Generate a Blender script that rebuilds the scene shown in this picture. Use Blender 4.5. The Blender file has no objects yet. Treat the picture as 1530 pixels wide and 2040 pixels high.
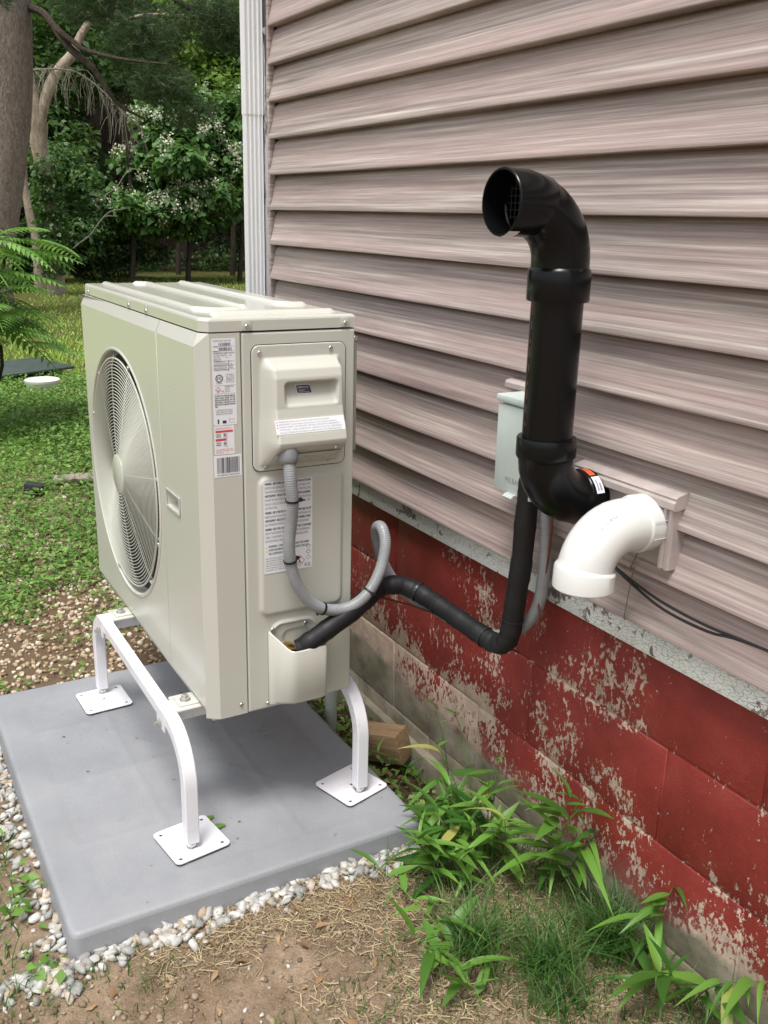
import bpy, bmesh, math, random
import numpy as np
from mathutils import Vector, Matrix, Euler
R_ = math.radians
random.seed(7)
rng = np.random.default_rng(11)
scene = bpy.context.scene
C = scene.collection

# ------------------------------------------------------------------ camera
cam_d = bpy.data.cameras.new('camera'); cam = bpy.data.objects.new('camera', cam_d); C.objects.link(cam)
CAM = Vector((2.7516, -1.2168, 1.3114)); YAW, PITCH, ROLL = 1.0463, -0.303, 0.025
fw = Vector((-math.sin(YAW)*math.cos(PITCH), math.cos(YAW)*math.cos(PITCH), math.sin(PITCH)))
rt = Vector((math.cos(YAW), math.sin(YAW), 0)); up = rt.cross(fw)
rt2 = rt*math.cos(ROLL) + up*math.sin(ROLL); up2 = up*math.cos(ROLL) - rt*math.sin(ROLL)
M3 = Matrix((rt2, up2, -fw)).transposed()
cam.matrix_world = Matrix.Translation(CAM) @ M3.to_4x4()
cam_d.sensor_fit = 'VERTICAL'; cam_d.sensor_height = 36; cam_d.sensor_width = 27
cam_d.lens = 36*1876.7/2040; cam_d.clip_start = 0.02; cam_d.clip_end = 400
scene.camera = cam
scene.render.resolution_x = 768; scene.render.resolution_y = 1024

# ------------------------------------------------------------------ world, sun, exposure
SUN_EL, SUN_AZ = R_(70), R_(-50)        # azimuth of the sun measured from +x towards +y
world = bpy.data.worlds.new('World'); scene.world = world; world.use_nodes = True
wt = world.node_tree; wt.nodes.clear()
wo = wt.nodes.new('ShaderNodeOutputWorld'); bg = wt.nodes.new('ShaderNodeBackground')
sky = wt.nodes.new('ShaderNodeTexSky'); sky.sky_type = 'NISHITA'; sky.sun_disc = False
sky.sun_elevation = SUN_EL; sky.sun_rotation = math.pi/2 - SUN_AZ
sky.dust_density = 4; sky.air_density = 1.2
hs = wt.nodes.new('ShaderNodeHueSaturation'); hs.inputs['Saturation'].default_value = 0.22
wt.links.new(sky.outputs[0], hs.inputs['Color']); wt.links.new(hs.outputs[0], bg.inputs['Color'])
bg.inputs['Strength'].default_value = 0.115
wt.links.new(bg.outputs[0], wo.inputs[0])
sun_d = bpy.data.lights.new('sun', 'SUN'); sun_d.energy = 1.6; sun_d.angle = R_(18); sun_d.color = (1, .96, .9)
sun = bpy.data.objects.new('sun', sun_d); C.objects.link(sun)
sd = Vector((math.cos(SUN_EL)*math.cos(SUN_AZ), math.cos(SUN_EL)*math.sin(SUN_AZ), math.sin(SUN_EL)))
sun.rotation_euler = sd.to_track_quat('Z', 'Y').to_euler(); sun.location = sd*20
scene.view_settings.view_transform = 'Standard'; scene.view_settings.look = 'None'
scene.view_settings.exposure = 0.9; scene.view_settings.gamma = 1

# ------------------------------------------------------------------ helpers
def link(o, parent=None):
    C.objects.link(o)
    if parent is not None:
        o.parent = parent
    return o
def wloc(o):
    v = Vector((0, 0, 0))
    while o is not None:
        v += o.location; o = o.parent
    return v
def tag(o, label=None, cat=None, group=None, kind=None):
    if label: o['label'] = label
    if cat: o['category'] = cat
    if group: o['group'] = group
    if kind: o['kind'] = kind
    return o
def thing(name, loc, label, cat, group=None):
    o = bpy.data.objects.new(name, None); o.location = loc; o.empty_display_size = .05; C.objects.link(o)
    return tag(o, label, cat, group)
def finish(name, me, mat, parent=None, smooth=False):
    """me is in world coordinates; children get their mesh shifted to the parent's origin"""
    if parent is not None:
        w = wloc(parent); me.transform(Matrix.Translation(-w))
    if mat: me.materials.append(mat)
    if smooth: me.shade_smooth()
    o = bpy.data.objects.new(name, me)
    return link(o, parent)
def pymesh(name, v, f):
    me = bpy.data.meshes.new(name); me.from_pydata([tuple(p) for p in v], [], [tuple(q) for q in f]); me.update(); return me
def npmesh(name, v, f):
    """v (N,3), f (M,k) arrays, all faces with k corners"""
    v = np.asarray(v, np.float32); f = np.asarray(f, np.int32); k = f.shape[1]
    me = bpy.data.meshes.new(name)
    me.vertices.add(len(v)); me.vertices.foreach_set('co', v.ravel())
    me.loops.add(f.size); me.loops.foreach_set('vertex_index', f.ravel())
    me.polygons.add(len(f)); me.polygons.foreach_set('loop_start', np.arange(0, f.size, k, dtype=np.int32))
    me.update(calc_edges=True); me.validate(); return me
def bmobj(name, bm, mat, parent=None, smooth=False, sharp=35):
    me = bpy.data.meshes.new(name); bm.normal_update(); bm.to_mesh(me); bm.free()
    o = finish(name, me, mat, parent, smooth)
    if smooth:
        try: me.set_sharp_from_angle(angle=R_(sharp))
        except Exception: pass
    return o
def bm_box(bm, lo, hi, bev=0, seg=2, mtx=None):
    lo = Vector(lo); hi = Vector(hi); c = (lo+hi)/2; s = hi-lo
    r = bmesh.ops.create_cube(bm, size=1, matrix=Matrix.Translation(c) @ Matrix.Diagonal((*s, 1)))
    vs = r['verts']
    if bev:
        es = list({e for v in vs for e in v.link_edges})
        q = bmesh.ops.bevel(bm, geom=es, offset=bev, segments=seg, affect='EDGES', profile=.5)
        vs = list({v for f in q['faces'] for v in f.verts} | {v for v in vs if v.is_valid})
    if mtx is not None: bmesh.ops.transform(bm, matrix=mtx, verts=vs)
    return vs
def box(name, lo, hi, mat, parent=None, bev=0, seg=2, mtx=None):
    bm = bmesh.new(); bm_box(bm, lo, hi, bev, seg, mtx); return bmobj(name, bm, mat, parent, bev > 0)
def prism(name, pts, axis, a0, a1, mat, parent=None, smooth=False, cap=True):
    """closed 2D outline pts extruded along axis (0: pts=(y,z), 1: (x,z), 2: (x,y))"""
    def P(p, a):
        return {0: (a, p[0], p[1]), 1: (p[0], a, p[1]), 2: (p[0], p[1], a)}[axis]
    n = len(pts); v = [P(p, a0) for p in pts]+[P(p, a1) for p in pts]
    f = [(i, (i+1) % n, n+(i+1) % n, n+i) for i in range(n)]
    if cap: f += [tuple(range(n))[::-1], tuple(range(n, 2*n))]
    me = pymesh(name, v, f); bm = bmesh.new(); bm.from_mesh(me); bmesh.ops.recalc_face_normals(bm, faces=bm.faces)
    bpy.data.meshes.remove(me); return bmobj(name, bm, mat, parent, smooth, 40)
def catmull(pts, n=8):
    P = [Vector(p) for p in pts]; P = [P[0]*2-P[1]]+P+[P[-1]*2-P[-2]]; out = []
    for i in range(1, len(P)-2):
        for k in range(n):
            t = k/n; a, b, c, d = P[i-1:i+3]
            out.append(.5*((2*b)+(c-a)*t+(2*a-5*b+4*c-d)*t*t+(3*b-a-3*c+d)*t**3))
    out.append(P[-2]); return out
def frames(path):
    path = [Vector(p) for p in path]; T = []
    for i in range(len(path)):
        a = path[max(i-1, 0)]; b = path[min(i+1, len(path)-1)]; T.append((b-a).normalized())
    n = T[0].orthogonal().normalized(); N = []
    for t in T:
        n = (n-t*n.dot(t)).normalized(); N.append(n.copy())
    return path, T, N
def bm_tube(bm, path, r, seg=16, cap=True, prof=None, n0=None):
    """r: number or per-point list; prof: list of 2D offsets used instead of a circle"""
    path, T, N = frames(path)
    if n0 is not None:
        n = Vector(n0); N = []
        for t in T:
            n = (n-t*n.dot(t)).normalized(); N.append(n.copy())
    rings = []
    if prof is None: prof = [(math.cos(2*math.pi*k/seg), math.sin(2*math.pi*k/seg)) for k in range(seg)]
    for i, p in enumerate(path):
        rr = r[i] if hasattr(r, '__len__') else r; b = T[i].cross(N[i])
        rings.append([bm.verts.new(p+(N[i]*c+b*s)*rr) for c, s in prof])
    m = len(prof)
    for a, b in zip(rings, rings[1:]):
        for k in range(m): bm.faces.new((a[k], a[(k+1) % m], b[(k+1) % m], b[k]))
    if cap:
        bm.faces.new(rings[0][::-1]); bm.faces.new(rings[-1])
def tube(name, path, r, mat, parent=None, seg=16, cap=True, prof=None, n0=None, sharp=40):
    bm = bmesh.new(); bm_tube(bm, path, r, seg, cap, prof, n0); bmesh.ops.recalc_face_normals(bm, faces=bm.faces)
    return bmobj(name, bm, mat, parent, True, sharp)
def lathe_path(name, path, prof, mat, parent=None, seg=40, sharp=32):
    """prof: list of (index-parameter s in metres along path, radius); rings may repeat s (steps)"""
    P = [Vector(p) for p in path]; L = [0]
    for a, b in zip(P, P[1:]): L.append(L[-1]+(b-a).length)
    def at(s):
        if s <= 0: return P[0]+(P[1]-P[0]).normalized()*s, (P[1]-P[0]).normalized()
        for i in range(len(L)-1):
            if s <= L[i+1]+1e-9:
                t = (s-L[i])/(L[i+1]-L[i]); q = P[i].lerp(P[i+1], t)
                a = (P[i+1]-P[max(i-1, 0)]).normalized(); b = (P[min(i+2, len(P)-1)]-P[i]).normalized()
                return q, a.lerp(b, t).normalized()
        return P[-1]+(P[-1]-P[-2]).normalized()*(s-L[-1]), (P[-1]-P[-2]).normalized()
    bm = bmesh.new(); n = None; rings = []
    for s, r in prof:
        q, t = at(s); n = t.orthogonal().normalized() if n is None else (n-t*n.dot(t)).normalized(); b = t.cross(n)
        rings.append([bm.verts.new(q+(n*math.cos(2*math.pi*k/seg)+b*math.sin(2*math.pi*k/seg))*r) for k in range(seg)])
    for a, b in zip(rings, rings[1:]):
        for k in range(seg): bm.faces.new((a[k], a[(k+1) % seg], b[(k+1) % seg], b[k]))
    bmesh.ops.recalc_face_normals(bm, faces=bm.faces)
    return bmobj(name, bm, mat, parent, True, sharp), L[-1]
def smooth01(t): t = np.clip(t, 0, 1); return t*t*(3-2*t)
def sdrr(u, v, cu, cv, hu, hv, r):
    qu = np.abs(u-cu)-(hu-r); qv = np.abs(v-cv)-(hv-r)
    return np.hypot(np.maximum(qu, 0), np.maximum(qv, 0))+np.minimum(np.maximum(qu, qv), 0)-r
def plateau(sd, h, w): return h*smooth01(-sd/w)          # rises inside the shape
def heightfield(name, us, vs, fn, place, mat, parent=None, clamp=None):
    U, V = np.meshgrid(us, vs, indexing='ij')
    if clamp is not None:                                 # pull corner vertices onto a rounded outline
        cu, cv, hu, hv, r = clamp
        du = U-cu; dv = V-cv; ax = np.abs(du)-(hu-r); ay = np.abs(dv)-(hv-r)
        l = np.hypot(ax, ay); m = (ax > 0) & (ay > 0)
        mx = np.maximum(ax, ay); k = np.where(m, mx/np.maximum(l, 1e-9), 1)
        U = np.where(m, cu+np.sign(du)*((hu-r)+ax*k), U); V = np.where(m, cv+np.sign(dv)*((hv-r)+ay*k), V)
    H = fn(U, V); P = place(U, V, H)
    nu, nv = U.shape; idx = np.arange(nu*nv).reshape(nu, nv)
    f = np.stack([idx[:-1, :-1], idx[1:, :-1], idx[1:, 1:], idx[:-1, 1:]], -1).reshape(-1, 4)
    me = npmesh(name, np.stack(P, -1).reshape(-1, 3), f)
    return finish(name, me, mat, parent, True)
def plate(name, outer, holes, place, thick, mat, parent=None, bev=0):
    """flat plate with real holes; outer/holes 2D loops; place(u,v,w) -> xyz, w is thickness direction (0..thick)"""
    cu = bpy.data.curves.new(name, 'CURVE'); cu.dimensions = '2D'; cu.fill_mode = 'BOTH'
    for lp in [outer]+holes:
        s = cu.splines.new('POLY'); s.points.add(len(lp)-1); s.use_cyclic_u = True
        for p, q in zip(s.points, lp): p.co = (q[0], q[1], 0, 1)
    cu.extrude = thick/2; cu.bevel_depth = 0
    o = bpy.data.objects.new(name+'_c', cu); me = bpy.data.meshes.new_from_object(o)
    bpy.data.objects.remove(o); bpy.data.curves.remove(cu)
    for v in me.vertices:
        v.co = place(v.co.x, v.co.y, v.co.z+thick/2)
    bm = bmesh.new(); bm.from_mesh(me); bmesh.ops.remove_doubles(bm, verts=bm.verts, dist=1e-5)
    bmesh.ops.recalc_face_normals(bm, faces=bm.faces); bpy.data.meshes.remove(me)
    return bmobj(name, bm, mat, parent, False)
def circ(cx, cy, r, n=24): return [(cx+r*math.cos(2*math.pi*k/n), cy+r*math.sin(2*math.pi*k/n)) for k in range(n)]
def rrect(x0, y0, x1, y1, r, n=5):
    o = []
    for cx, cy, a in ((x1-r, y1-r, 0), (x0+r, y1-r, 90), (x0+r, y0+r, 180), (x1-r, y0+r, 270)):
        for k in range(n+1):
            t = R_(a+90*k/n); o.append((cx+r*math.cos(t), cy+r*math.sin(t)))
    return o
_tc = {}
def text_poly(body):
    if body not in _tc:
        cu = bpy.data.curves.new('t', 'FONT'); cu.body = body; cu.size = 1; cu.resolution_u = 2
        o = bpy.data.objects.new('t', cu); me = bpy.data.meshes.new_from_object(o)
        v = np.array([p.co[:2] for p in me.vertices]) if len(me.vertices) else np.zeros((0, 2))
        f = [tuple(p.vertices) for p in me.polygons]
        bpy.data.objects.remove(o); bpy.data.curves.remove(cu); bpy.data.meshes.remove(me)
        _tc[body] = (v, f)
    return _tc[body]
class Ink:
    """flat print on a surface: collects text, bars, rings in 2D and lays them through place(u,v)"""
    def __init__(s): s.v = []; s.f = []
    def poly(s, pts, faces):
        b = len(s.v); s.v += [tuple(p) for p in pts]; s.f += [tuple(b+i for i in q) for q in faces]
    def rect(s, x0, y0, x1, y1): s.poly([(x0, y0), (x1, y0), (x1, y1), (x0, y1)], [(0, 1, 2, 3)])
    def text(s, body, x, y, h, w=None, bold=False):
        v, f = text_poly(body)
        if not len(v): return
        v = v.copy(); sx = h/.72
        if w: sx = w/max(v[:, 0].max(), 1e-6)
        v[:, 0] = v[:, 0]*sx+x; v[:, 1] = v[:, 1]*h/.72+y
        s.poly(v, f)
        if bold: s.poly(v+np.array([h*.07, 0]), f)
    def ring(s, cx, cy, r0, r1, n=24):
        a = circ(cx, cy, r0, n)+circ(cx, cy, r1, n); s.poly(a, [(i, (i+1) % n, n+(i+1) % n, n+i) for i in range(n)])
    def bars(s, x0, y0, x1, y1, n, seed=1):
        rr = random.Random(seed); x = x0; u = (x1-x0)/(n*2.2)
        while x < x1:
            w = u*rr.choice((.7, .7, 1.2, 2)); s.rect(x, y0, min(x+w, x1), y1); x += w+u*rr.choice((.7, 1, 1.6))
    def build(s, name, place, mat, parent):
        return finish(name, pymesh(name, [place(*p) for p in s.v], s.f), mat, parent)
def vnoise(x, y, seed=0):
    xi = np.floor(x).astype(np.int64); yi = np.floor(y).astype(np.int64); fx = x-xi; fy = y-yi
    def h(a, b):
        n = (a*374761393+b*668265263+seed*974634777) & 0xffffffff; n = ((n ^ (n >> 13))*1274126177) & 0xffffffff
        return ((n ^ (n >> 16)) & 0xffff)/65535.0
    fx = fx*fx*(3-2*fx); fy = fy*fy*(3-2*fy)
    return (h(xi, yi)*(1-fx)+h(xi+1, yi)*fx)*(1-fy)+(h(xi, yi+1)*(1-fx)+h(xi+1, yi+1)*fx)*fy
def fbm(x, y, o=4, seed=0):
    a = 0; s = 0; w = 1
    for k in range(o): a = a+w*vnoise(x*2**k+17*k, y*2**k-9*k, seed+k); s += w; w *= .5
    return a/s

# ------------------------------------------------------------------ materials
class NT:
    def __init__(s, name):
        s.m = bpy.data.materials.new(name); s.m.use_nodes = True; s.t = s.m.node_tree; s.N = s.t.nodes; s.L = s.t.links
        s.b = s.N['Principled BSDF']; s.out = s.N['Material Output']
    def n(s, ty, **kw):
        o = s.N.new(ty)
        for k, v in kw.items():
            if hasattr(o, k): setattr(o, k, v)
        return o
    def link(s, a, b): s.L.new(a, b)
    def coord(s, kind='Object', scale=(1, 1, 1), rnd=0, geo=False):
        if geo: src = s.n('ShaderNodeNewGeometry').outputs['Position']
        else: src = s.n('ShaderNodeTexCoord').outputs[kind]
        mp = s.n('ShaderNodeMapping'); mp.inputs['Scale'].default_value = scale; s.link(src, mp.inputs[0])
        if rnd:
            oi = s.n('ShaderNodeObjectInfo'); mu = s.n('ShaderNodeMath', operation='MULTIPLY'); mu.inputs[1].default_value = rnd
            s.link(oi.outputs['Random'], mu.inputs[0]); s.link(mu.outputs[0], mp.inputs['Location'])
        return mp.outputs[0]
    def noise(s, vec, scale=5, detail=4, rough=.5, dist=0):
        o = s.n('ShaderNodeTexNoise'); o.inputs['Scale'].default_value = scale; o.inputs['Detail'].default_value = detail
        o.inputs['Roughness'].default_value = rough; o.inputs['Distortion'].default_value = dist
        s.link(vec, o.inputs['Vector']); return o.outputs['Fac']
    def ramp(s, fac, stops, interp='LINEAR'):
        o = s.n('ShaderNodeValToRGB'); o.color_ramp.interpolation = interp; e = o.color_ramp.elements
        while len(e) < len(stops): e.new(.5)
        for q, (p, c) in zip(e, stops):
            q.position = p; q.color = (*c, 1) if hasattr(c, '__len__') else (c, c, c, 1)
        s.link(fac, o.inputs[0]); return o.outputs[0]
    def mix(s, f, a, b, mode='MIX'):
        o = s.n('ShaderNodeMix', data_type='RGBA', blend_type=mode)
        for sock, v in ((o.inputs[0], f), (o.inputs[6], a), (o.inputs[7], b)):
            if hasattr(v, 'links'): s.link(v, sock)
            elif hasattr(v, '__len__'): sock.default_value = (*v, 1)
            else: sock.default_value = v
        return o.outputs[2]
    def math(s, op, a, b=0, c=0):
        o = s.n('ShaderNodeMath', operation=op)
        for i, v in enumerate((a, b, c)):
            if hasattr(v, 'links'): s.link(v, o.inputs[i])
            else: o.inputs[i].default_value = v
        return o.outputs[0]
    def bump(s, h, strength=.3, dist=.002, nrm=None):
        o = s.n('ShaderNodeBump'); o.inputs['Strength'].default_value = strength; o.inputs['Distance'].default_value = dist
        s.link(h, o.inputs['Height'])
        if nrm is not None: s.link(nrm, o.inputs['Normal'])
        s.link(o.outputs[0], s.b.inputs['Normal']); return o.outputs[0]
    def set(s, **kw):
        for k, v in kw.items():
            k = {'col': 'Base Color', 'rough': 'Roughness', 'metal': 'Metallic', 'spec': 'Specular IOR Level', 'coat': 'Coat Weight', 'coatr': 'Coat Roughness'}[k]
            if hasattr(v, 'links'): s.link(v, s.b.inputs[k])
            elif k == 'Base Color': s.b.inputs[k].default_value = (*v, 1)
            else: s.b.inputs[k].default_value = v
        return s.m
def paint(name, col, rough=.35, var=.06, scale=6, bump=0.0, bscale=60, spec=.5, metal=0, coat=0, dirt=None, rv=True):
    t = NT(name); v = t.coord('Object'); n = t.noise(v, scale, 4, .55)
    lo = tuple(c*(1-var) for c in col); hi = tuple(min(1, c*(1+var)) for c in col)
    c = t.ramp(n, [(.3, lo), (.7, hi)])
    if dirt:
        n2 = t.noise(v, 14, 6, .7); c = t.mix(t.ramp(n2, [(.58, 0.0), (.75, dirt[1])]), c, dirt[0])
    r = t.ramp(t.noise(v, 25, 3), [(.2, rough*.85), (.8, min(1, rough*1.15))]) if rv else rough
    t.set(col=c, rough=r, spec=spec, metal=metal, coat=coat, coatr=.15)
    if bump: t.bump(t.noise(v, bscale, 4), bump, .001)
    return t.m
M = {}
M['cream'] = paint('cream_enamel', (.52, .52, .465), .24, .01, 2, 0, 260, .5, 0, .0, rv=False)
M['cream_lid'] = paint('cream_enamel_lid', (.52, .52, .465), .13, .01, 2, 0, rv=False)
M['cream_dark'] = paint('cream_enamel_inside', (.33, .33, .28), .45, .04)
M['black_in'] = paint('dark_interior', (.018, .018, .02), .6)
M['fan'] = paint('fan_grey_plastic', (.30, .30, .31), .5)
M['wire'] = paint('grille_wire_cream', (.50, .51, .445), .35, .02)
M['white_metal'] = paint('white_powder_coat', (.74, .74, .78), .38, .03, 9, .08, 200, dirt=((.35, .33, .34), .35))
M['steel'] = paint('zinc_steel', (.62, .60, .57), .28, .1, 20, 0, metal=1)
M['darkhole'] = paint('dark_hole', (.02, .02, .022), .7)
M['sticker'] = paint('white_sticker', (.76, .77, .80), .45, .02)
M['ink'] = paint('black_ink', (.035, .035, .05), .5)
M['greyink'] = paint('grey_ink', (.25, .25, .30), .5)
M['redink'] = paint('red_ink', (.62, .05, .06), .5)
M['yellowink'] = paint('yellow_ink', (.75, .55, .08), .5)
M['abs'] = paint('black_gloss_plastic', (.0032, .0036, .0044), .24, .1, 8, 0, 40, .26, rv=False)
M['foam'] = paint('black_foam_insulation', (.008, .008, .0095), .55, .15, 14, .25, 300, .4)
M['pvc'] = paint('white_glossy_pvc', (.66, .67, .65), .18, .02, 5, .02, 60, .5, dirt=((.5, .46, .36), .3))
M['greyfit'] = paint('grey_fitting_plastic', (.17, .18, .185), .4)
M['copper'] = paint('bare_copper', (.72, .30, .16), .28, .15, 30, 0, metal=1)
M['brownwire'] = paint('brown_wire', (.13, .03, .018), .4)
M['cable'] = paint('black_cable', (.013, .013, .015), .4)
M['brass'] = paint('brass', (.65, .45, .18), .3, .1, 30, 0, metal=1)
M['taupe_trim'] = paint('taupe_vinyl_trim', (.40, .345, .325), .45, .14, 22)
M['trimwhite'] = paint('white_aluminium', (.74, .75, .76), .3, .03, 2, 0)
M['mat'] = paint('dark_green_rubber', (.035, .055, .045), .7, .25, 10, .3, 80)
M['stub'] = paint('pale_grey_pvc', (.42, .46, .43), .4, .08)
M['rustprint'] = paint('rust_orange_print', (.17, .06, .03), .5)
M['orange'] = paint('orange_purple_primer', (.6, .11, .03), .5)
def liquidtight():
    t = NT('grey_liquidtight_conduit'); v = t.coord('Object')
    c = t.ramp(t.noise(v, 20, 3), [(.3, (.23, .24, .25)), (.7, (.30, .31, .325))]); t.set(col=c, rough=.3)
    return t.m
M['conduit'] = liquidtight()
def siding():
    t = NT('wood_grain_vinyl'); 
    v1 = t.coord('Object', (1.5, 1, 120), 37); v2 = t.coord('Object', (6, 1, 420), 71); v3 = t.coord('Object', (.7, 1, 26), 53)
    a = t.noise(v3, 1, 3, .5, .3); b = t.noise(v1, 1, 7, .62, .15); c = t.noise(v2, 1, 6, .7, .1)
    base = t.ramp(b, [(.28, (.21, .165, .158)), (.43, (.335, .275, .262)), (.56, (.465, .405, .38)), (.70, (.70, .645, .58))])
    mauve = t.mix(t.ramp(a, [(.42, 0), (.62, .55)]), base, (.36, .265, .255))
    fine = t.ramp(c, [(.30, (.66, .64, .63)), (.70, (1.14, 1.12, 1.1))])
    col = t.mix(.85, mauve, fine, 'MULTIPLY')
    big = t.ramp(a, [(.3, .86), (.7, 1.16)]); col = t.mix(1, col, big, 'MULTIPLY')
    # fingerprints, dust
    d = t.noise(t.coord('Object', (9, 9, 9), 11), 1, 5, .6); col = t.mix(t.ramp(d, [(.62, 0), (.8, .25)]), col, (.42, .38, .35))
    t.set(col=col, rough=.48, spec=.4); h = t.math('ADD', t.math('MULTIPLY', c, .7), t.math('MULTIPLY', b, .5)); t.bump(h, .35, .0016)
    return t.m
M['siding'] = siding()
def redblock():
    t = NT('peeling_red_block_paint')
    g = t.n('ShaderNodeNewGeometry').outputs['Position']
    mp = t.n('ShaderNodeMapping'); mp.inputs['Scale'].default_value = (1, 1, .62); t.link(g, mp.inputs[0]); v = mp.outputs[0]
    sx = t.n('ShaderNodeSeparateXYZ'); t.link(g, sx.inputs[0]); X, Z = sx.outputs[0], sx.outputs[2]
    chips = t.noise(v, 105, 6, .7, .25); mid = t.noise(v, 17, 5, .6, .3); big = t.noise(g, 3.1, 4, .55, .2)
    # where the coating fails: low on the wall, along the bed joints, in broad drifts
    low = t.n('ShaderNodeMapRange'); low.inputs['From Min'].default_value = .34; low.inputs['From Max'].default_value = .06
    low.inputs['To Min'].default_value = 0; low.inputs['To Max'].default_value = .10; t.link(Z, low.inputs[0])
    zz = t.math('ADD', Z, .012-.0); fr = t.math('FRACT', t.math('DIVIDE', zz, .1995)); jd = t.math('ABSOLUTE', t.math('SUBTRACT', fr, .5))
    joint = t.n('ShaderNodeMapRange'); joint.inputs['From Min'].default_value = .38; joint.inputs['From Max'].default_value = .5
    joint.inputs['To Min'].default_value = 0; joint.inputs['To Max'].default_value = .055; t.link(jd, joint.inputs[0])
    bigc = t.n('ShaderNodeMapRange'); bigc.inputs['From Min'].default_value = .42; bigc.inputs['From Max'].default_value = .68
    bigc.inputs['To Min'].default_value = 0; bigc.inputs['To Max'].default_value = .15; t.link(big, bigc.inputs[0])
    # the drift at the left end of the wall
    lft = t.n('ShaderNodeMapRange'); lft.inputs['From Min'].default_value = 1.0; lft.inputs['From Max'].default_value = .6
    lft.inputs['To Min'].default_value = 0; lft.inputs['To Max'].default_value = .032; t.link(X, lft.inputs[0])
    s = t.math('ADD', t.math('ADD', t.math('MULTIPLY', chips, .62), t.math('MULTIPLY', mid, .38)), t.math('ADD', t.math('ADD', low.outputs[0], joint.outputs[0]), t.math('ADD', bigc.outputs[0], lft.outputs[0])))
    peel = t.n('ShaderNodeMapRange'); peel.inputs['From Min'].default_value = .636; peel.inputs['From Max'].default_value = .645; t.link(s, peel.inputs[0]); peel = peel.outputs[0]
    # painted down to a ragged line near the ground
    edge = t.math('ADD', .062, t.math('MULTIPLY', t.math('SUBTRACT', big, .5), .14)); edge = t.math('ADD', edge, t.math('MULTIPLY', t.math('SUBTRACT', chips, .5), .05))
    xl = t.n('ShaderNodeMapRange'); xl.inputs['From Min'].default_value = .3; xl.inputs['From Max'].default_value = 1.5; xl.inputs['To Min'].default_value = .045; xl.inputs['To Max'].default_value = -.015; t.link(X, xl.inputs[0])
    edge = t.math('ADD', edge, xl.outputs[0])
    bare = t.n('ShaderNodeMapRange'); bare.inputs['From Min'].default_value = .008; bare.inputs['From Max'].default_value = -.008; t.link(t.math('SUBTRACT', Z, edge), bare.inputs[0]); bare = bare.outputs[0]
    red = t.ramp(t.noise(g, 9, 6, .65), [(.3, (.175, .022, .018)), (.55, (.235, .032, .025)), (.75, (.275, .05, .04))])
    red = t.mix(t.ramp(t.noise(g, 150, 3, .6), [(.62, 0), (.75, .35)]), red, (.07, .012, .012))
    tan = t.ramp(t.noise(g, 30, 5, .6), [(.3, (.36, .27, .21)), (.7, (.55, .44, .35))])
    grey = t.ramp(t.noise(g, 12, 6, .65), [(.3, (.16, .14, .10)), (.5, (.29, .255, .19)), (.75, (.42, .38, .30))])
    grey = t.mix(t.ramp(t.noise(g, 5, 4, .6), [(.5, 0), (.7, .35)]), grey, (.10, .11, .055))
    fade = t.n('ShaderNodeMapRange'); fade.inputs['From Min'].default_value = .075; fade.inputs['From Max'].default_value = .0; fade.inputs['To Max'].default_value = .5; t.link(t.math('SUBTRACT', Z, edge), fade.inputs[0])
    red = t.mix(fade.outputs[0], red, (.34, .17, .15)); col = t.mix(peel, red, tan); col = t.mix(bare, col, grey)
    pit = t.noise(g, 220, 4, .7)
    t.set(col=col, rough=t.ramp(t.math('MAXIMUM', peel, bare), [(0, .5), (1, .9)]), spec=.35)
    gone = t.math('MAXIMUM', peel, bare)
    h = t.math('SUBTRACT', t.math('MULTIPLY', pit, .9), t.math('MULTIPLY', gone, .9)); h = t.math('ADD', h, t.math('MULTIPLY', t.noise(g, 35, 4, .6), .9))
    t.bump(h, .55, .0022); return t.m
M['block'] = redblock()
def sillpaint():
    t = NT('crackled_white_paint'); g = t.coord(geo=True)
    mp = t.n('ShaderNodeMapping'); mp.inputs['Scale'].default_value = (75, 110, 170); t.link(g, mp.inputs[0])
    ns = t.n('ShaderNodeTexNoise'); ns.inputs['Scale'].default_value = 30; t.link(g, ns.inputs['Vector'])
    wv = t.mix(.9, mp.outputs[0], ns.outputs['Color'], 'ADD')
    vo = t.n('ShaderNodeTexVoronoi', feature='DISTANCE_TO_EDGE'); vo.inputs['Scale'].default_value = 1; t.link(wv, vo.inputs['Vector'])
    crack = t.ramp(vo.outputs['Distance'], [(.0, .7), (.05, 0.)])
    fl = t.noise(g, 16, 6, .7, .3); flake = t.ramp(fl, [(.585, 0.), (.60, 1.)])
    pc = t.ramp(t.noise(g, 8, 5), [(.3, (.68, .72, .68)), (.7, (.82, .84, .81))])
    wood = t.ramp(t.noise(g, 40, 4), [(.3, (.13, .11, .10)), (.7, (.30, .27, .25))])
    col = t.mix(crack, pc, (.30, .30, .28)); col = t.mix(flake, col, wood)
    t.set(col=col, rough=.6); h = t.math('SUBTRACT', 1, t.math('MAXIMUM', crack, flake)); t.bump(h, .8, .002); return t.m
M['sill'] = sillpaint()
def cornerpaint():
    t = NT('peeling_corner_board'); g = t.coord(geo=True, scale=(3, 3, .55))
    fl = t.noise(g, 9, 6, .65, .4); gz = t.n('ShaderNodeSeparateXYZ'); t.link(t.n('ShaderNodeNewGeometry').outputs['Position'], gz.inputs[0])
    zr = t.n('ShaderNodeMapRange'); zr.inputs['From Min'].default_value = 1.3; zr.inputs['From Max'].default_value = 2.2; zr.inputs['To Min'].default_value = .07; zr.inputs['To Max'].default_value = -.09; t.link(gz.outputs[2], zr.inputs[0])
    p = t.ramp(t.math('ADD', fl, zr.outputs[0]), [(.49, 0.), (.505, 1.)])
    col = t.mix(p, (.085, .065, .07), (.55, .55, .56)); t.set(col=col, rough=.7); t.bump(p, .8, .003); return t.m
M['corner'] = cornerpaint()
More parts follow.
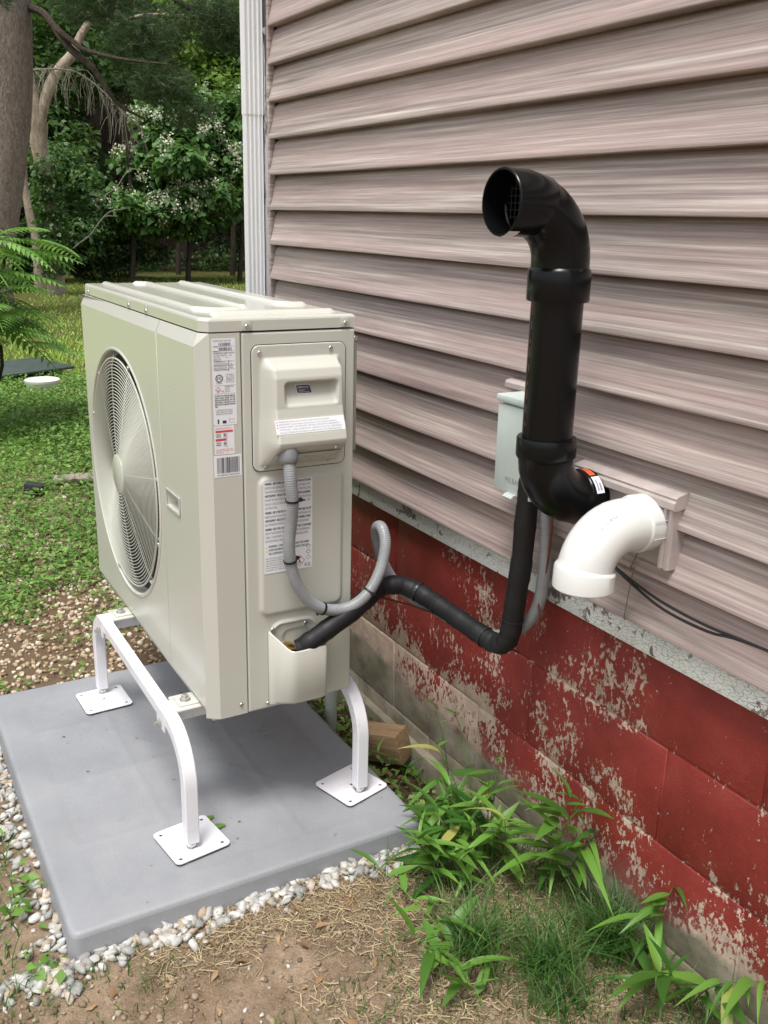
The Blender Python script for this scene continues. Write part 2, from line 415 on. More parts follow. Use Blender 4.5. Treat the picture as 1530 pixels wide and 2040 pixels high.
def padmat():
    t = NT('grey_plastic_pad'); v = t.coord('Object')
    c = t.ramp(t.noise(v, 5, 6, .6), [(.3, (.215, .225, .245)), (.7, (.285, .292, .31))])
    c = t.mix(t.ramp(t.noise(v, 420, 2, .5), [(.6, 0.), (.72, .5)]), c, (.42, .42, .44))
    st = t.noise(v, 2.3, 6, .7, .6); c = t.mix(t.ramp(st, [(.6, 0.), (.78, .45)]), c, (.33, .30, .25))
    dp = t.noise(v, 21, 5, .75, .4); c = t.mix(t.ramp(dp, [(.64, 0.), (.74, .4)]), c, (.12, .12, .13))
    sc_ = t.noise(t.coord('Object', (3, 60, 1)), 2.5, 4, .7, .2); c = t.mix(t.ramp(sc_, [(.66, 0.), (.74, .3)]), c, (.40, .41, .43))
    t.set(col=c, rough=t.ramp(t.noise(v, 9, 5, .6), [(.3, .42), (.7, .62)]), spec=.45); t.bump(t.noise(v, 330, 3), .18, .0008); return t.m
M['pad'] = padmat()
def greybox():
    t = NT('pale_green_grey_enamel'); v = t.coord('Object')
    c = t.ramp(t.noise(v, 8, 5, .6), [(.3, (.50, .58, .55)), (.7, (.60, .66, .63))])
    c = t.mix(t.ramp(t.noise(v, 19, 5, .6, .5), [(.6, 0.), (.78, .4)]), c, (.30, .33, .32)); t.set(col=c, rough=.4); return t.m
M['greybox'] = greybox()
def bark(name, a, b, sc=30):
    t = NT(name); v = t.coord('Object', (1, 1, .42)); n = t.noise(v, sc*.4, 8, .75, .9); n2 = t.noise(v, sc, 5, .7)
    c = t.ramp(n, [(.35, a), (.65, b)]); c = t.mix(t.ramp(n2, [(.3, .5), (.6, 0.)]), c, tuple(q*.35 for q in a))
    t.set(col=c, rough=.9, spec=.2); t.bump(t.math('ADD', n, n2), .9, .03); return t.m
M['bark'] = bark('pine_bark', (.20, .155, .14), (.46, .37, .335), 55)
M['deadwood'] = bark('pale_dead_wood', (.26, .20, .16), (.48, .40, .33), 14)
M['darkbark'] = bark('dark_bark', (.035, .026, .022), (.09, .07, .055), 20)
M['twig'] = bark('grey_twigs', (.22, .20, .16), (.36, .33, .27), 20)
def leafmat(name, a, b, tr=.35, rough=.5, tip=None):
    t = NT(name); g = t.n('ShaderNodeNewGeometry'); oi = t.n('ShaderNodeObjectInfo')
    r = t.math('FRACT', t.math('ADD', g.outputs['Random Per Island'], oi.outputs['Random']))
    st = [(0, a), (.80, b)]+([(.93, b), (.985, tip)] if tip else [])
    c = t.ramp(r, st); t.set(col=c, rough=rough, spec=.35)
    tl = t.n('ShaderNodeBsdfTranslucent'); t.link(t.mix(.5, c, (.25, .42, .05), 'MIX'), tl.inputs[0])
    mx = t.n('ShaderNodeMixShader'); mx.inputs[0].default_value = tr
    t.link(t.b.outputs[0], mx.inputs[1]); t.link(tl.outputs[0], mx.inputs[2]); t.link(mx.outputs[0], t.out.inputs[0]); return t.m
M['leaf_weed'] = leafmat('weed_leaf', (.065, .155, .025), (.19, .34, .07), .32, tip=(.30, .38, .12))
M['leaf_cat'] = leafmat('catalpa_leaf', (.035, .095, .024), (.10, .205, .055), .25)
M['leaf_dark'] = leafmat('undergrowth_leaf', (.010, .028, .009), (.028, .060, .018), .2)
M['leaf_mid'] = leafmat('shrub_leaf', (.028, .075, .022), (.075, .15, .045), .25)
M['leaf_sunlit'] = leafmat('sunlit_leaf', (.11, .20, .035), (.24, .36, .09), .45)  # sunlight on the upper leaves is put into this lighter colour
M['needle'] = leafmat('pine_needles', (.022, .042, .018), (.055, .095, .036), .12, .6)
M['sumac'] = leafmat('sumac_leaflet', (.11, .26, .05), (.26, .46, .11), .4)
M['stilt'] = leafmat('broad_grass_leaf', (.035, .115, .02), (.16, .33, .055), .35, .38, tip=(.42, .40, .12))
M['blade'] = leafmat('grass_blade', (.022, .075, .015), (.085, .185, .04), .3)
M['lawnblade'] = leafmat('lawn_blade', (.17, .32, .035), (.34, .48, .08), .3, tip=(.33, .28, .13))
M['blossom'] = leafmat('white_blossom', (.62, .62, .46), (.8, .8, .68), .3)
M['straw'] = leafmat('dry_straw', (.17, .12, .07), (.50, .40, .25), .15, .7)
M['deadleaf'] = leafmat('dead_leaf', (.16, .085, .04), (.40, .26, .14), .15, .7)
def stone(name, stops):
    t = NT(name); g = t.n('ShaderNodeNewGeometry'); oi = t.n('ShaderNodeObjectInfo')
    r = t.math('FRACT', t.math('ADD', g.outputs['Random Per Island'], oi.outputs['Random'])); c = t.ramp(r, stops)
    v = t.coord(geo=True); c = t.mix(.55, c, t.ramp(t.noise(v, 90, 5, .65), [(.3, .55), (.7, 1.15)]), 'MULTIPLY')
    t.set(col=c, rough=.75, spec=.35); t.bump(t.noise(v, 130, 4), .4, .002); return t.m
M['gravel'] = stone('crushed_limestone', [(0, (.26, .26, .25)), (.35, (.42, .42, .40)), (.7, (.58, .57, .54)), (.92, (.40, .32, .24))])
M['crumb'] = stone('soil_crumb', [(0, (.14, .10, .065)), (.6, (.24, .175, .12)), (.95, (.36, .29, .21))])
M['pebble'] = stone('tan_pebbles', [(0, (.22, .15, .09)), (.4, (.38, .28, .18)), (.75, (.52, .43, .31)), (.95, (.62, .57, .47))])
def groundmat():
    t = NT('ground_soil'); g = t.coord(geo=True)
    at = t.n('ShaderNodeAttribute'); at.attribute_name = 'zone'; sep = t.n('ShaderNodeSeparateColor'); t.link(at.outputs['Color'], sep.inputs[0])
    n1 = t.noise(g, 6, 7, .65, .3); n2 = t.noise(g, 45, 6, .7); n3 = t.noise(g, 210, 3, .6)
    dirt = t.ramp(n1, [(.3, (.15, .105, .068)), (.5, (.235, .17, .115)), (.72, (.34, .26, .185))])
    dirt = t.mix(.7, dirt, t.ramp(n2, [(.3, .6), (.7, 1.25)]), 'MULTIPLY')
    dirt = t.mix(t.ramp(n3, [(.62, 0.), (.72, .7)]), dirt, (.45, .36, .25))
    dark_soil = (.055, .035, .022)
    lawn = t.ramp(t.noise(g, 1.3, 6, .65), [(.3, (.16, .30, .035)), (.54, (.25, .37, .05)), (.70, (.36, .33, .13))])
    lawn = t.mix(.6, lawn, t.ramp(n2, [(.3, .55), (.7, 1.3)]), 'MULTIPLY')
    c = t.mix(sep.outputs[0], dirt, lawn); c = t.mix(sep.outputs[1], c, (.13, .09, .055)); c = t.mix(sep.outputs[2], c, dark_soil)
    t.set(col=c, rough=.95, spec=.15); t.bump(t.math('ADD', n2, n3), .7, .008); return t.m
M['ground'] = groundmat()
def woodblock():
    t = NT('weathered_lumber'); v = t.coord('Object', (4, 30, 30)); c = t.ramp(t.noise(v, 3, 5, .6), [(.3, (.20, .12, .06)), (.7, (.42, .29, .16))]); t.set(col=c, rough=.8); return t.m
M['lumber'] = woodblock()
M['slate'] = paint('grey_board', (.24, .20, .17), .8, .2, 12, .5, 60)
M['whitecap'] = paint('white_cap', (.66, .66, .60), .6, .05, 8, dirt=((.3, .3, .22), .5))

# ------------------------------------------------------------------ ground
def gz(x, y):
    x = np.asarray(x, float); y = np.asarray(y, float)
    z = -.052+0*x
    z = z - .075*smooth01((y+.34)/.3)*smooth01((1.42-x)/.35)*smooth01((x+.2)/.3)
    z = z + .02*(fbm(x*1.1, y*1.1, 3, 5)-.5)*smooth01(-(y+.0))*1
    z = z + .10*(fbm(x*.25, y*.25, 3, 9)-.5)*smooth01((-x-2.5)/3)
    rough = 1-smooth01(sdrr(x, y, .681, -.591, .55, .41, .02)/-.02)*1
    z = z + rough*.012*(fbm(x*14, y*14, 4, 2)-.5)*smooth01((x+7)/4)
    return z
def build_ground():
    xs = np.concatenate([np.arange(-90, -20, 4.), np.arange(-20, -6, .4), np.arange(-6, -1.6, .06), np.arange(-1.6, 2.5, .013), np.arange(2.5, 5, .1), np.arange(5, 60, 3.)])
    ys = np.concatenate([np.arange(-60, -6, 3.), np.arange(-6, -1.4, .12), np.arange(-1.4, .06, .013), np.arange(.06, 8, .15), np.arange(8, 80, 4.)])
    X, Y = np.meshgrid(xs, ys, indexing='ij'); Z = gz(X, Y); n, m = X.shape
    idx = np.arange(n*m).reshape(n, m); f = np.stack([idx[:-1, :-1], idx[1:, :-1], idx[1:, 1:], idx[:-1, 1:]], -1).reshape(-1, 4)
    me = npmesh('ground', np.stack([X, Y, Z], -1).reshape(-1, 3), f)
    wob = (fbm(X*2.3, Y*2.3, 4, 21)-.5)
    lawn = smooth01((-X-5.2+wob*1.6)/.8); lawn = np.maximum(lawn, .75*smooth01((-X-2.0+wob*1.2)/1.2))
    peb = smooth01((.25-X+wob*.3)/.25)*smooth01((X+1.9+wob)/.5)
    dark_soil = smooth01((Y+.36+wob*.12)/.15)*smooth01((1.55-X+wob*.3)/.4)*.85  # ground colour turns darker near the wall and beyond the lawn's far edge
    dark_soil = np.maximum(dark_soil, smooth01((-X-19.3)/1.2))
    col = np.stack([lawn, peb, dark_soil*(Y > -.5)+(X < -19)*dark_soil*(Y <= -.5), np.ones_like(X)], -1).astype(np.float32)
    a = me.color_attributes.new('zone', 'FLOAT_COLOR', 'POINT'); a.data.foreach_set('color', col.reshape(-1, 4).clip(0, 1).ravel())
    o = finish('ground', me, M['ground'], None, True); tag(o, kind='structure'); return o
ground = build_ground()

# ------------------------------------------------------------------ house wall
S = .1016; Z0 = .6175
house = thing('house', (2.4, 0, -.1), 'house wall of wood-grain vinyl siding over a red painted block foundation with peeling paint', 'house')
box('wall_core', (-.10, .035, -.4), (5.9, 5.4, 3.4), M['siding'], house)
nl = 27
for k in range(nl):
    z = Z0+k*S
    # one curved lap: rounded butt at the bottom, leaning back under the lap above
    pr = [(.0135, -.004), (.0060, -.0040), (-.0240, -.0042), (-.0258, -.0030), (-.0262, -.0005), (-.0252, .0050), (-.0202, .018), (-.0156, .034), (-.0118, .052), (-.0088, .070), (-.0060, .082), (-.0002, .0905), (.0085, .0965), (.0118, .110), (.0135, .118)]
    rr = random.Random(k)
    n = 60; x0, x1 = -.052, 5.9
    vs = []; 
    for i in range(n+1):
        x = x0+(x1-x0)*i/n; wv = .0009*math.sin(x*1.7+k*2.1)+.0006*math.sin(x*4.3+k)
        vs += [(x, a+(wv if 0 < j < len(pr)-1 else 0), z+b+wv*.5) for j, (a, b) in enumerate(pr)]
    m = len(pr); f = []
    for i in range(n):
        for j in range(m-1): f.append((i*m+j, (i+1)*m+j, (i+1)*m+j+1, i*m+j+1))
    f.append(tuple(range(m))); f.append(tuple(range(n*m, (n+1)*m))[::-1])
    me = pymesh('siding_lap', vs, f); bm = bmesh.new(); bm.from_mesh(me); bmesh.ops.recalc_face_normals(bm, faces=bm.faces)
    bpy.data.meshes.remove(me)
    bmesh.ops.translate(bm, verts=bm.verts, vec=(0, 0, 0))
    o = bmobj('siding_lap', bm, M['siding'], house, True, 24)
# sill board under the siding: crackled, slightly tilted
box('sill_board', (-.09, -.011, .561), (5.9, .03, .628), M['sill'], house, .0025)
# corner: peeling corner board and the siding's channel
box('corner_board', (-.17, -.004, .56), (-.068, .034, 3.4), M['corner'], house, .002)
rf = random.Random(5)
fb = bmesh.new()
for i in range(34):                                       # curling paint flakes standing off the board
    z = rf.uniform(1.1, 2.35); x = rf.uniform(-.112, -.076); w = rf.uniform(.004, .013); h = rf.uniform(.012, .045); c = rf.uniform(.004, .012)
    p = [fb.verts.new((x, -.0055, z)), fb.verts.new((x, -.0055, z+h)), fb.verts.new((x+w*.6, -.006-c*.4, z+h*.9)), fb.verts.new((x+w*.6, -.006-c*.4, z+h*.1)), fb.verts.new((x+w, -.006-c, z+h*.7)), fb.verts.new((x+w, -.006-c, z+h*.3))]
    fb.faces.new((p[0], p[3], p[2], p[1])); fb.faces.new((p[3], p[5], p[4], p[2]))
o = bmobj('paint_flakes', fb, M['trimwhite'], house); o['kind'] = 'stuff'
prism('channel_trim', [(-.068, -.004), (-.068, -.022), (-.066, -.024), (-.058, -.024), (-.056, -.022), (-.056, -.004)], 2, .60, 3.38, M['siding'], house)
# foundation of concrete blocks, running bond, mortar recessed
box('mortar', (-.085, .0150, -.5), (5.88, .05, .561), M['block'], house)
zt = [.561, .3885, .189, -.0105, -.21, -.41]
rb = random.Random(3)
for r in range(5):
    z1, z0 = zt[r], zt[r+1]; off = .305 if r % 2 == 0 else .095
    x = off-.4*2
    while x < 5.8:
        a, b = max(x+.002, -.085), min(x+.4-.002, 5.88)
        if b-a > .04:
            j = rb.uniform(-.0015, .0015); bm = bmesh.new(); bm_box(bm, (a, .0115+j, z0+.0022), (b, .04, z1-(.0022 if r else 0)), 0)
            es = [e for e in bm.edges if all(v.co.y < .02 for v in e.verts)]
            bmesh.ops.bevel(bm, geom=es, offset=.0036, segments=2, affect='EDGES', profile=.5)
            bmobj('concrete_block', bm, M['block'], house, True, 60)
        x += .4
box('footing', (-.1, -.012, -.6), (5.88, .03, -.055), M['block'], house, .008)
box('end_wall', (-.115, .036, -.4), (-.1, 5.4, 3.4), M['siding'], house)

# downspout standing in front of the corner
ds = thing('downspout', (-.152, -.045, 0), 'white ribbed metal downspout standing at the far corner of the house', 'downspout')
def fl_out(x0, y0, x1, y1):
    o = []
    def side(ax, ay, bx, by, nx, ny):
        n = 4
        for i in range(n):
            for t, d in ((0.04, 0), (.30, 0), (.40, .0035), (.90, .0035)):
                s = (i+t)/n; o.append((ax+(bx-ax)*s-nx*d, ay+(by-ay)*s-ny*d))
    side(x0, y0, x1, y0, 0, -1); side(x1, y0, x1, y1, 1, 0); side(x1, y1, x0, y1, 0, 1); side(x0, y1, x0, y0, -1, 0)
    return o
prism('pipe', fl_out(-.165, -.064, -.135, -.009), 2, .02, 1.62, M['trimwhite'], ds)
prism('pipe', fl_out(-.1665, -.0655, -.1335, -.0075), 2, 1.60, 3.4, M['trimwhite'], ds)
box('strap', (-.1685, -.0675, .66), (-.12, -.005, .69), M['trimwhite'], ds, .001)
def screw(parent, loc, nrm, r=.0045, mat=None):
    if 'screw' not in _tc:
        bm = bmesh.new(); pr = [(0, .55), (.35, .5), (.8, .3), (1, 0.05), (1, -.1)]
        rings = [[bm.verts.new((p[0]*math.cos(2*math.pi*k/12), p[0]*math.sin(2*math.pi*k/12), p[1])) for k in range(12)] for p in pr[1:]]
        for a, b in zip(rings, rings[1:]):
            for k in range(12): bm.faces.new((a[k], b[k], b[(k+1) % 12], a[(k+1) % 12]))
        ctr = [bm.verts.new((math.cos(2*math.pi*k/12)*.28, math.sin(2*math.pi*k/12)*.28, .35)) for k in range(12)]
        for k in range(12): bm.faces.new((ctr[k], rings[0][k], rings[0][(k+1) % 12], ctr[(k+1) % 12]))
        bm.faces.new(ctr); bmesh.ops.recalc_face_normals(bm, faces=bm.faces)
        me = bpy.data.meshes.new('screw'); bm.to_mesh(me); bm.free(); me.materials.append(M['steel']); me.shade_smooth(); _tc['screw'] = me
    o = bpy.data.objects.new('screw', _tc['screw']); link(o, parent)
    o.rotation_euler = Vector(nrm).to_track_quat('Z', 'Y').to_euler(); o.scale = (r, r, r); o.location = Vector(loc)-wloc(parent)
    return o

# ------------------------------------------------------------------ equipment pad
XR, YF, YB, ZB, ZT = 1.02, -.6345, -.2956, .275, 1.093
pad = thing('equipment_pad', (.681, -.591, -.05), 'grey moulded plastic pad lying on gravel beneath the heat pump', 'equipment pad')
def pad_mesh():
    us = np.linspace(0, 1, 85); vs = np.linspace(0, 1, 65)
    hx, hy = .526, .3925
    def place(U, V, H):
        return (.681+U, -.591+V, H)
    def fn(u, v):
        sd = sdrr(u, v, 0, 0, hx, hy, .02); e = np.clip(-sd, 0, .012)
        h = -.012+np.sqrt(np.maximum(0, .012**2-(.012-e)**2))
        rib = sdrr(u, v, 0, 0, hx-.07, hy-.07, .01); h += -.0012*smooth01(-rib/.01)
        for c in (-.26, 0, .26): h += .0012*smooth01((.012-np.abs(u-c))/.006)*(rib < 0)
        for c in (-.13, .13): h += .0012*smooth01((.010-np.abs(v-c))/.006)*(rib < 0)
        for c in (-.32, .32): h += .001*smooth01((.008-np.abs(v-c*u/.45))/.006)*(rib < 0)
        return h+.0012*(fbm(u*5, v*5, 3, 31)-.5)
    e = np.array([0, .002, .005, .009, .013]); 
    uu = np.unique(np.concatenate([-hx+e, hx-e, np.arange(-hx+.013, hx-.012, .008)])); vv = np.unique(np.concatenate([-hy+e, hy-e, np.arange(-hy+.013, hy-.012, .008)]))
    heightfield('pad_top', uu, vv, fn, place, M['pad'], pad, clamp=(0, 0, hx, hy, .02))
    o = [(.681+a, -.591+b) for a, b in rrect(-hx, -hy, hx, hy, .02, 6)]
    ob = [(.681+a, -.591+b) for a, b in rrect(-hx-.006, -hy-.006, hx+.006, hy+.006, .022, 6)]
    n = len(o); v = [(a, b, -.0119) for a, b in o]+[(a, b, -.056) for a, b in ob]
    finish('pad_edge', pymesh('pad_edge', v, [(i, n+i, n+(i+1) % n, (i+1) % n) for i in range(n)]), M['pad'], pad, True)
pad_mesh()

# ------------------------------------------------------------------ stand
st = thing('mounting_stand', (.67, -.49, 0), 'white powder-coated steel tube stand with square foot plates under the heat pump', 'equipment stand')
sq = [(-1, -1), (-.8, -1.0), (.8, -1.0), (1, -.8), (1, .8), (.8, 1), (-.8, 1), (-1, .8)]
sq = [(-.86, -1), (.86, -1), (1, -.86), (1, .86), (.86, 1), (-.86, 1), (-1, .86), (-1, -.86)]
TZ = .259; RR = .105; TW = .0145
def leg(xb, y, sgn, shift=0):
    path = [(xb, y, .022), (xb, y, .06), (xb, y, TZ-RR)]
    for k in range(1, 11):
        a = R_(9*k); path.append((xb-sgn*(RR-RR*math.cos(a)), y, TZ-RR+RR*math.sin(a)))
    path.append((xb-sgn*(RR+.03), y, TZ))
    return tube('leg', path, TW, M['white_metal'], st, prof=sq, n0=(0, 1, 0), sharp=28)
def foot(xc, yc, xb, yb, rot):
    pts = rrect(-.0635, -.0635, .0635, .0635, .011); c, s = math.cos(rot), math.sin(rot)
    holes = [circ(a*.049, b*.049, .0045, 10) for a in (-1, 1) for b in (-1, 1)]+[[(-.004, -.004), (.004, -.004), (.004, .004), (-.004, .004)]]
    g = plate('foot_plate', pts, holes, lambda u, v, w: (xc+u*c-v*s, yc+u*s+v*c, .0035+w), .0035, M['white_metal'], st)
    p2 = rrect(-.0625, -.0625, .0625, .0625, .011)
    plate('foot_pad', p2, [], lambda u, v, w: (xc+u*c-v*s, yc+u*s+v*c, .0006+w), .0029, M['darkhole'], st)
    lathe_path('adjusting_bolt', [(xb, yb, .007), (xb, yb, .04)], [(0, 0.0001), (0, .0125), (.0015, .0125), (.0015, .0105), (.009, .0105), (.009, .0065), (.03, .0065)], M['steel'], st, 6)
for xb, y, sg, pc, ro in ((1.062, -.6976, 1, (1.037, -.690), .14), (.285, -.6976, -1, (.326, -.704), .04), (1.047, -.2785, 1, (1.015, -.284), .27), (.285, -.2785, -1, (.32, -.28), 0)):
    leg(xb, y, sg); foot(pc[0], pc[1], xb, y, ro)
for y in (-.6976, -.2785):
    tube('rail', [(.37, y, TZ), (.95, y, TZ)], TW*.93, M['white_metal'], st, prof=sq, n0=(0, 1, 0), sharp=28)
for xb in (.385, .925):
    tube('crossbar', [(xb, -.682, TZ-.003), (xb, -.29, TZ-.003)], TW*.95, M['white_metal'], st, prof=sq, n0=(1, 0, 0), sharp=28)
    for y in (-.6976, -.2785):
        for nm, lo, hi in (('bracket', (xb-.026, y-.0165, TZ-.03), (xb+.026, y+.0165, TZ+.0165)),):
            b = bmesh.new(); bm_box(b, (lo[0], lo[1], hi[2]-.003), hi, 0); bm_box(b, (lo[0], lo[1], lo[2]), (hi[0], lo[1]+.003, hi[2]-.003)); bm_box(b, (lo[0], hi[1]-.003, lo[2]), (hi[0], hi[1], hi[2]-.003))
            bmesh.ops.remove_doubles(b, verts=b.verts, dist=1e-6); bmobj(nm, b, M['white_metal'], st)
        lathe_path('bracket_bolt', [(xb, y-.0162, TZ-.018), (xb, y-.036, TZ-.018)], [(0, .011), (.001, .011), (.001, .0085), (.007, .0085), (.007, .005), (.014, .005), (.014, .0001)], M['steel'], st, 6)

# ------------------------------------------------------------------ heat pump
hp = thing('heat_pump', (.545, -.465, ZB), 'cream outdoor heat pump with a round fan grille, mounted on the white stand', 'heat pump')
XL = .065; CH = [(1.02, -.6085), (1.002, YF)]            # vertical corner chamfer
def quadmesh(name, v, f, mat, parent=hp, smooth=False):
    me = pymesh(name, v, f); bm = bmesh.new(); bm.from_mesh(me); bpy.data.meshes.remove(me)
    return bmobj(name, bm, mat, parent, smooth)
# casing behind the panels (left side, back, floor, dark frame behind the seams)
v = [(XL+.002, YF+.004, ZB), (XL+.002, YB, ZB), (XR-.006, YB+.001, ZB), (XR-.006, YF+.03, ZB)]; v += [(a, b, ZT-.001) for a, b, _ in v]
quadmesh('casing', v, [(0, 4, 5, 1), (1, 5, 6, 2), (2, 6, 7, 3), (0, 1, 2, 3), (4, 7, 6, 5)], M['cream_dark'])
box('base_pan', (XL+.006, YF+.012, ZB-.012), (XR-.012, YB-.004, ZB+.02), M['cream'], hp, .002)
FX, FZ, FR = .420, .675, .312
zp0, zp1 = .292, 1.067; XS = .7595
def front(u, v_, w): return (u, YF+.0015-w+0, v_)
def shell_panel(name, x0, x1, holes, lft, rgt):
    p = bpy.data.objects.new(name, None)
    outer = [(x0, zp0), (x1, zp0), (x1, zp1), (x0, zp1)]
    o = plate(name, outer, holes, lambda u, v_, w: (u, YF+.0015-w, v_), .0015, M['cream'], hp)
    # bevelled top edge, side return, bottom return
    xa = XL+.012 if lft else x0; xb = x1
    vv = [(x0, YF, zp1), (x1, YF, zp1), (xb if not rgt else .999, -.6235, ZT), (xa, -.6235, ZT)]
    ff = [(0, 1, 2, 3)]
    if lft: vv += [(x0, YF, zp0), (XL, -.60, zp0), (XL, -.60, ZT), (XL+.0, -.60, zp1)]; ff += [(0, 7, 5, 4), (0, 3, 6, 7)]
    quadmesh('panel_edge', vv, ff, M['cream'], o); quadmesh('panel_bottom', [(x0, YF, zp0), (x1, YF, zp0), (x1, YF+.014, zp0-.001), (x0, YF+.014, zp0-.001)], [(0, 3, 2, 1)], M['cream'], o); return o
shell_panel('front_panel', XL+.001, XS-.0008, [circ(FX, FZ, FR, 96)], True, False)
hx0, hx1, hz0, hz1 = .79, .878, .695, .731
shell_panel('front_panel', XS+.0008, 1.002, [[(hx0, hz0), (hx1, hz0), (hx1, hz1), (hx0, hz1)], circ(.832, .964, .0022, 8), circ(.869, .964, .0022, 8)], False, True)
# moulded hand hold behind the opening
quadmesh('hand_hold', [(hx0, YF, hz0), (hx1, YF, hz0), (hx1, YF, hz1), (hx0, YF, hz1), (hx0+.01, YF+.022, hz0+.004), (hx1-.004, YF+.022, hz0+.004), (hx1-.004, YF+.026, hz1-.004), (hx0+.01, YF+.026, hz1-.004)],
         [(0, 1, 5, 4), (1, 2, 6, 5), (2, 3, 7, 6), (3, 0, 4, 7), (4, 5, 6, 7)], M['cream'])
rim = rrect(hx0-.003, hz0-.003, hx1+.003, hz1+.003, .003)
plate('hand_hold_rim', rim, [rrect(hx0+.0005, hz0+.0005, hx1-.0005, hz1-.0005, .002)], lambda u, v_, w: (u, YF-.0008-w, v_), .0022, M['cream'], hp)
# fan opening: rolled rim, shroud, dark drum, fan
lathe_path('fan_rim', [(FX, YF-.0005, FZ), (FX, YF+.1, FZ)], [(0, FR+.006), (-.0025, FR+.003), (-.003, FR), (-.0018, FR-.0025), (.004, FR-.0045), (.030, FR-.0055), (.034, FR-.006)], M['cream'], hp, 96, 60)
lathe_path('fan_shroud', [(FX, YF+.030, FZ), (FX, YF+.2, FZ)], [(0, FR-.0065), (.012, FR-.03), (.06, FR-.035), (.15, FR-.035), (.151, .001)], M['black_in'], hp, 64, 60)
fan = bmesh.new()
lathe = [(.0001, -.07), (.05, -.066), (.065, -.05), (.065, .02)]
rings = [[fan.verts.new((FX+r*math.cos(2*math.pi*k/24), YF+.085+o_, FZ+r*math.sin(2*math.pi*k/24))) for k in range(24)] for r, o_ in lathe]
for a, b in zip(rings, rings[1:]):
    for k in range(24): fan.faces.new((a[k], a[(k+1) % 24], b[(k+1) % 24], b[k]))
bmobj('fan_hub', fan, M['fan'], hp, True)
for b_ in range(3):
    bm = bmesh.new(); G = []
    for i in range(9):
        r = .055+.225*i/8; row = []
        for j in range(9):
            a = R_(120*b_+20)+R_(-38+76*j/8)*(.65+.35*i/8)+R_(22)*i/8; row.append(bm.verts.new((FX+r*math.cos(a), YF+.10-.06*(j/8-.5)-.02*(i/8), FZ+r*math.sin(a))))
        G.append(row)
    for i in range(8):
        for j in range(8): bm.faces.new((G[i][j], G[i+1][j], G[i+1][j+1], G[i][j+1]))
    bmobj('fan_blade', bm, M['fan'], hp, True)
# wire grille: every ring its own piece
gr = thing('fan_grille', (0, 0, 0), None, None); gr.parent = hp; gr.location = (0, 0, 0)
g0 = hp.location.copy()
GR0, GR1, NR = .052, FR-.018, 30
def dome(r): return YF-.001-.014*math.cos(min(1, r/GR1)*math.pi/2)+(.006 if r > GR1-.004 else 0)
for i in range(NR):
    r = GR0+(GR1-GR0)*(i+.5)/NR; n = 84; v = []; f = []; wr = .0013 if i < NR-1 else .0026
    for k in range(n):
        a = 2*math.pi*k/n
        for j in range(4):
            b = math.pi/2*j+.78; rr = r+wr*math.cos(b); v.append((FX+rr*math.cos(a), dome(r)+wr*math.sin(b), FZ+rr*math.sin(a)))
    for k in range(n):
        for j in range(4): f.append((4*k+j, 4*k+(j+1) % 4, 4*((k+1) % n)+(j+1) % 4, 4*((k+1) % n)+j))
    finish('grille_ring', pymesh('grille_ring', v, f), M['wire'], gr, True)
for k in range(12):
    a = R_(30*k+11); pts = [(FX+r*math.cos(a), dome(r)+.0022, FZ+r*math.sin(a)) for r in np.linspace(GR0-.004, GR1+.004, 9)]
    tube('grille_spoke', pts, .0019, M['wire'], gr, 6)
    if k % 2 == 0:
        rr = GR1+.005; box('grille_clip', (FX+rr*math.cos(a)-.007, YF-.001, FZ+rr*math.sin(a)-.004), (FX+rr*math.cos(a)+.006, YF+.006, FZ+rr*math.sin(a)+.004), M['cream'], gr, .001)
for ang in (70, 250, 340, 160):
    a = R_(ang); screw(gr, (FX+(GR1+.006)*math.cos(a), YF-.0015, FZ+(GR1+.006)*math.sin(a)), (0, -1, 0), .0055)
lathe_path('grille_cap', [(FX, YF-.0165, FZ), (FX, YF+.02, FZ)], [(0, .0001), (0, .047), (.0015, .0505), (.004, .0515), (.008, .0515)], M['cream'], gr, 48)
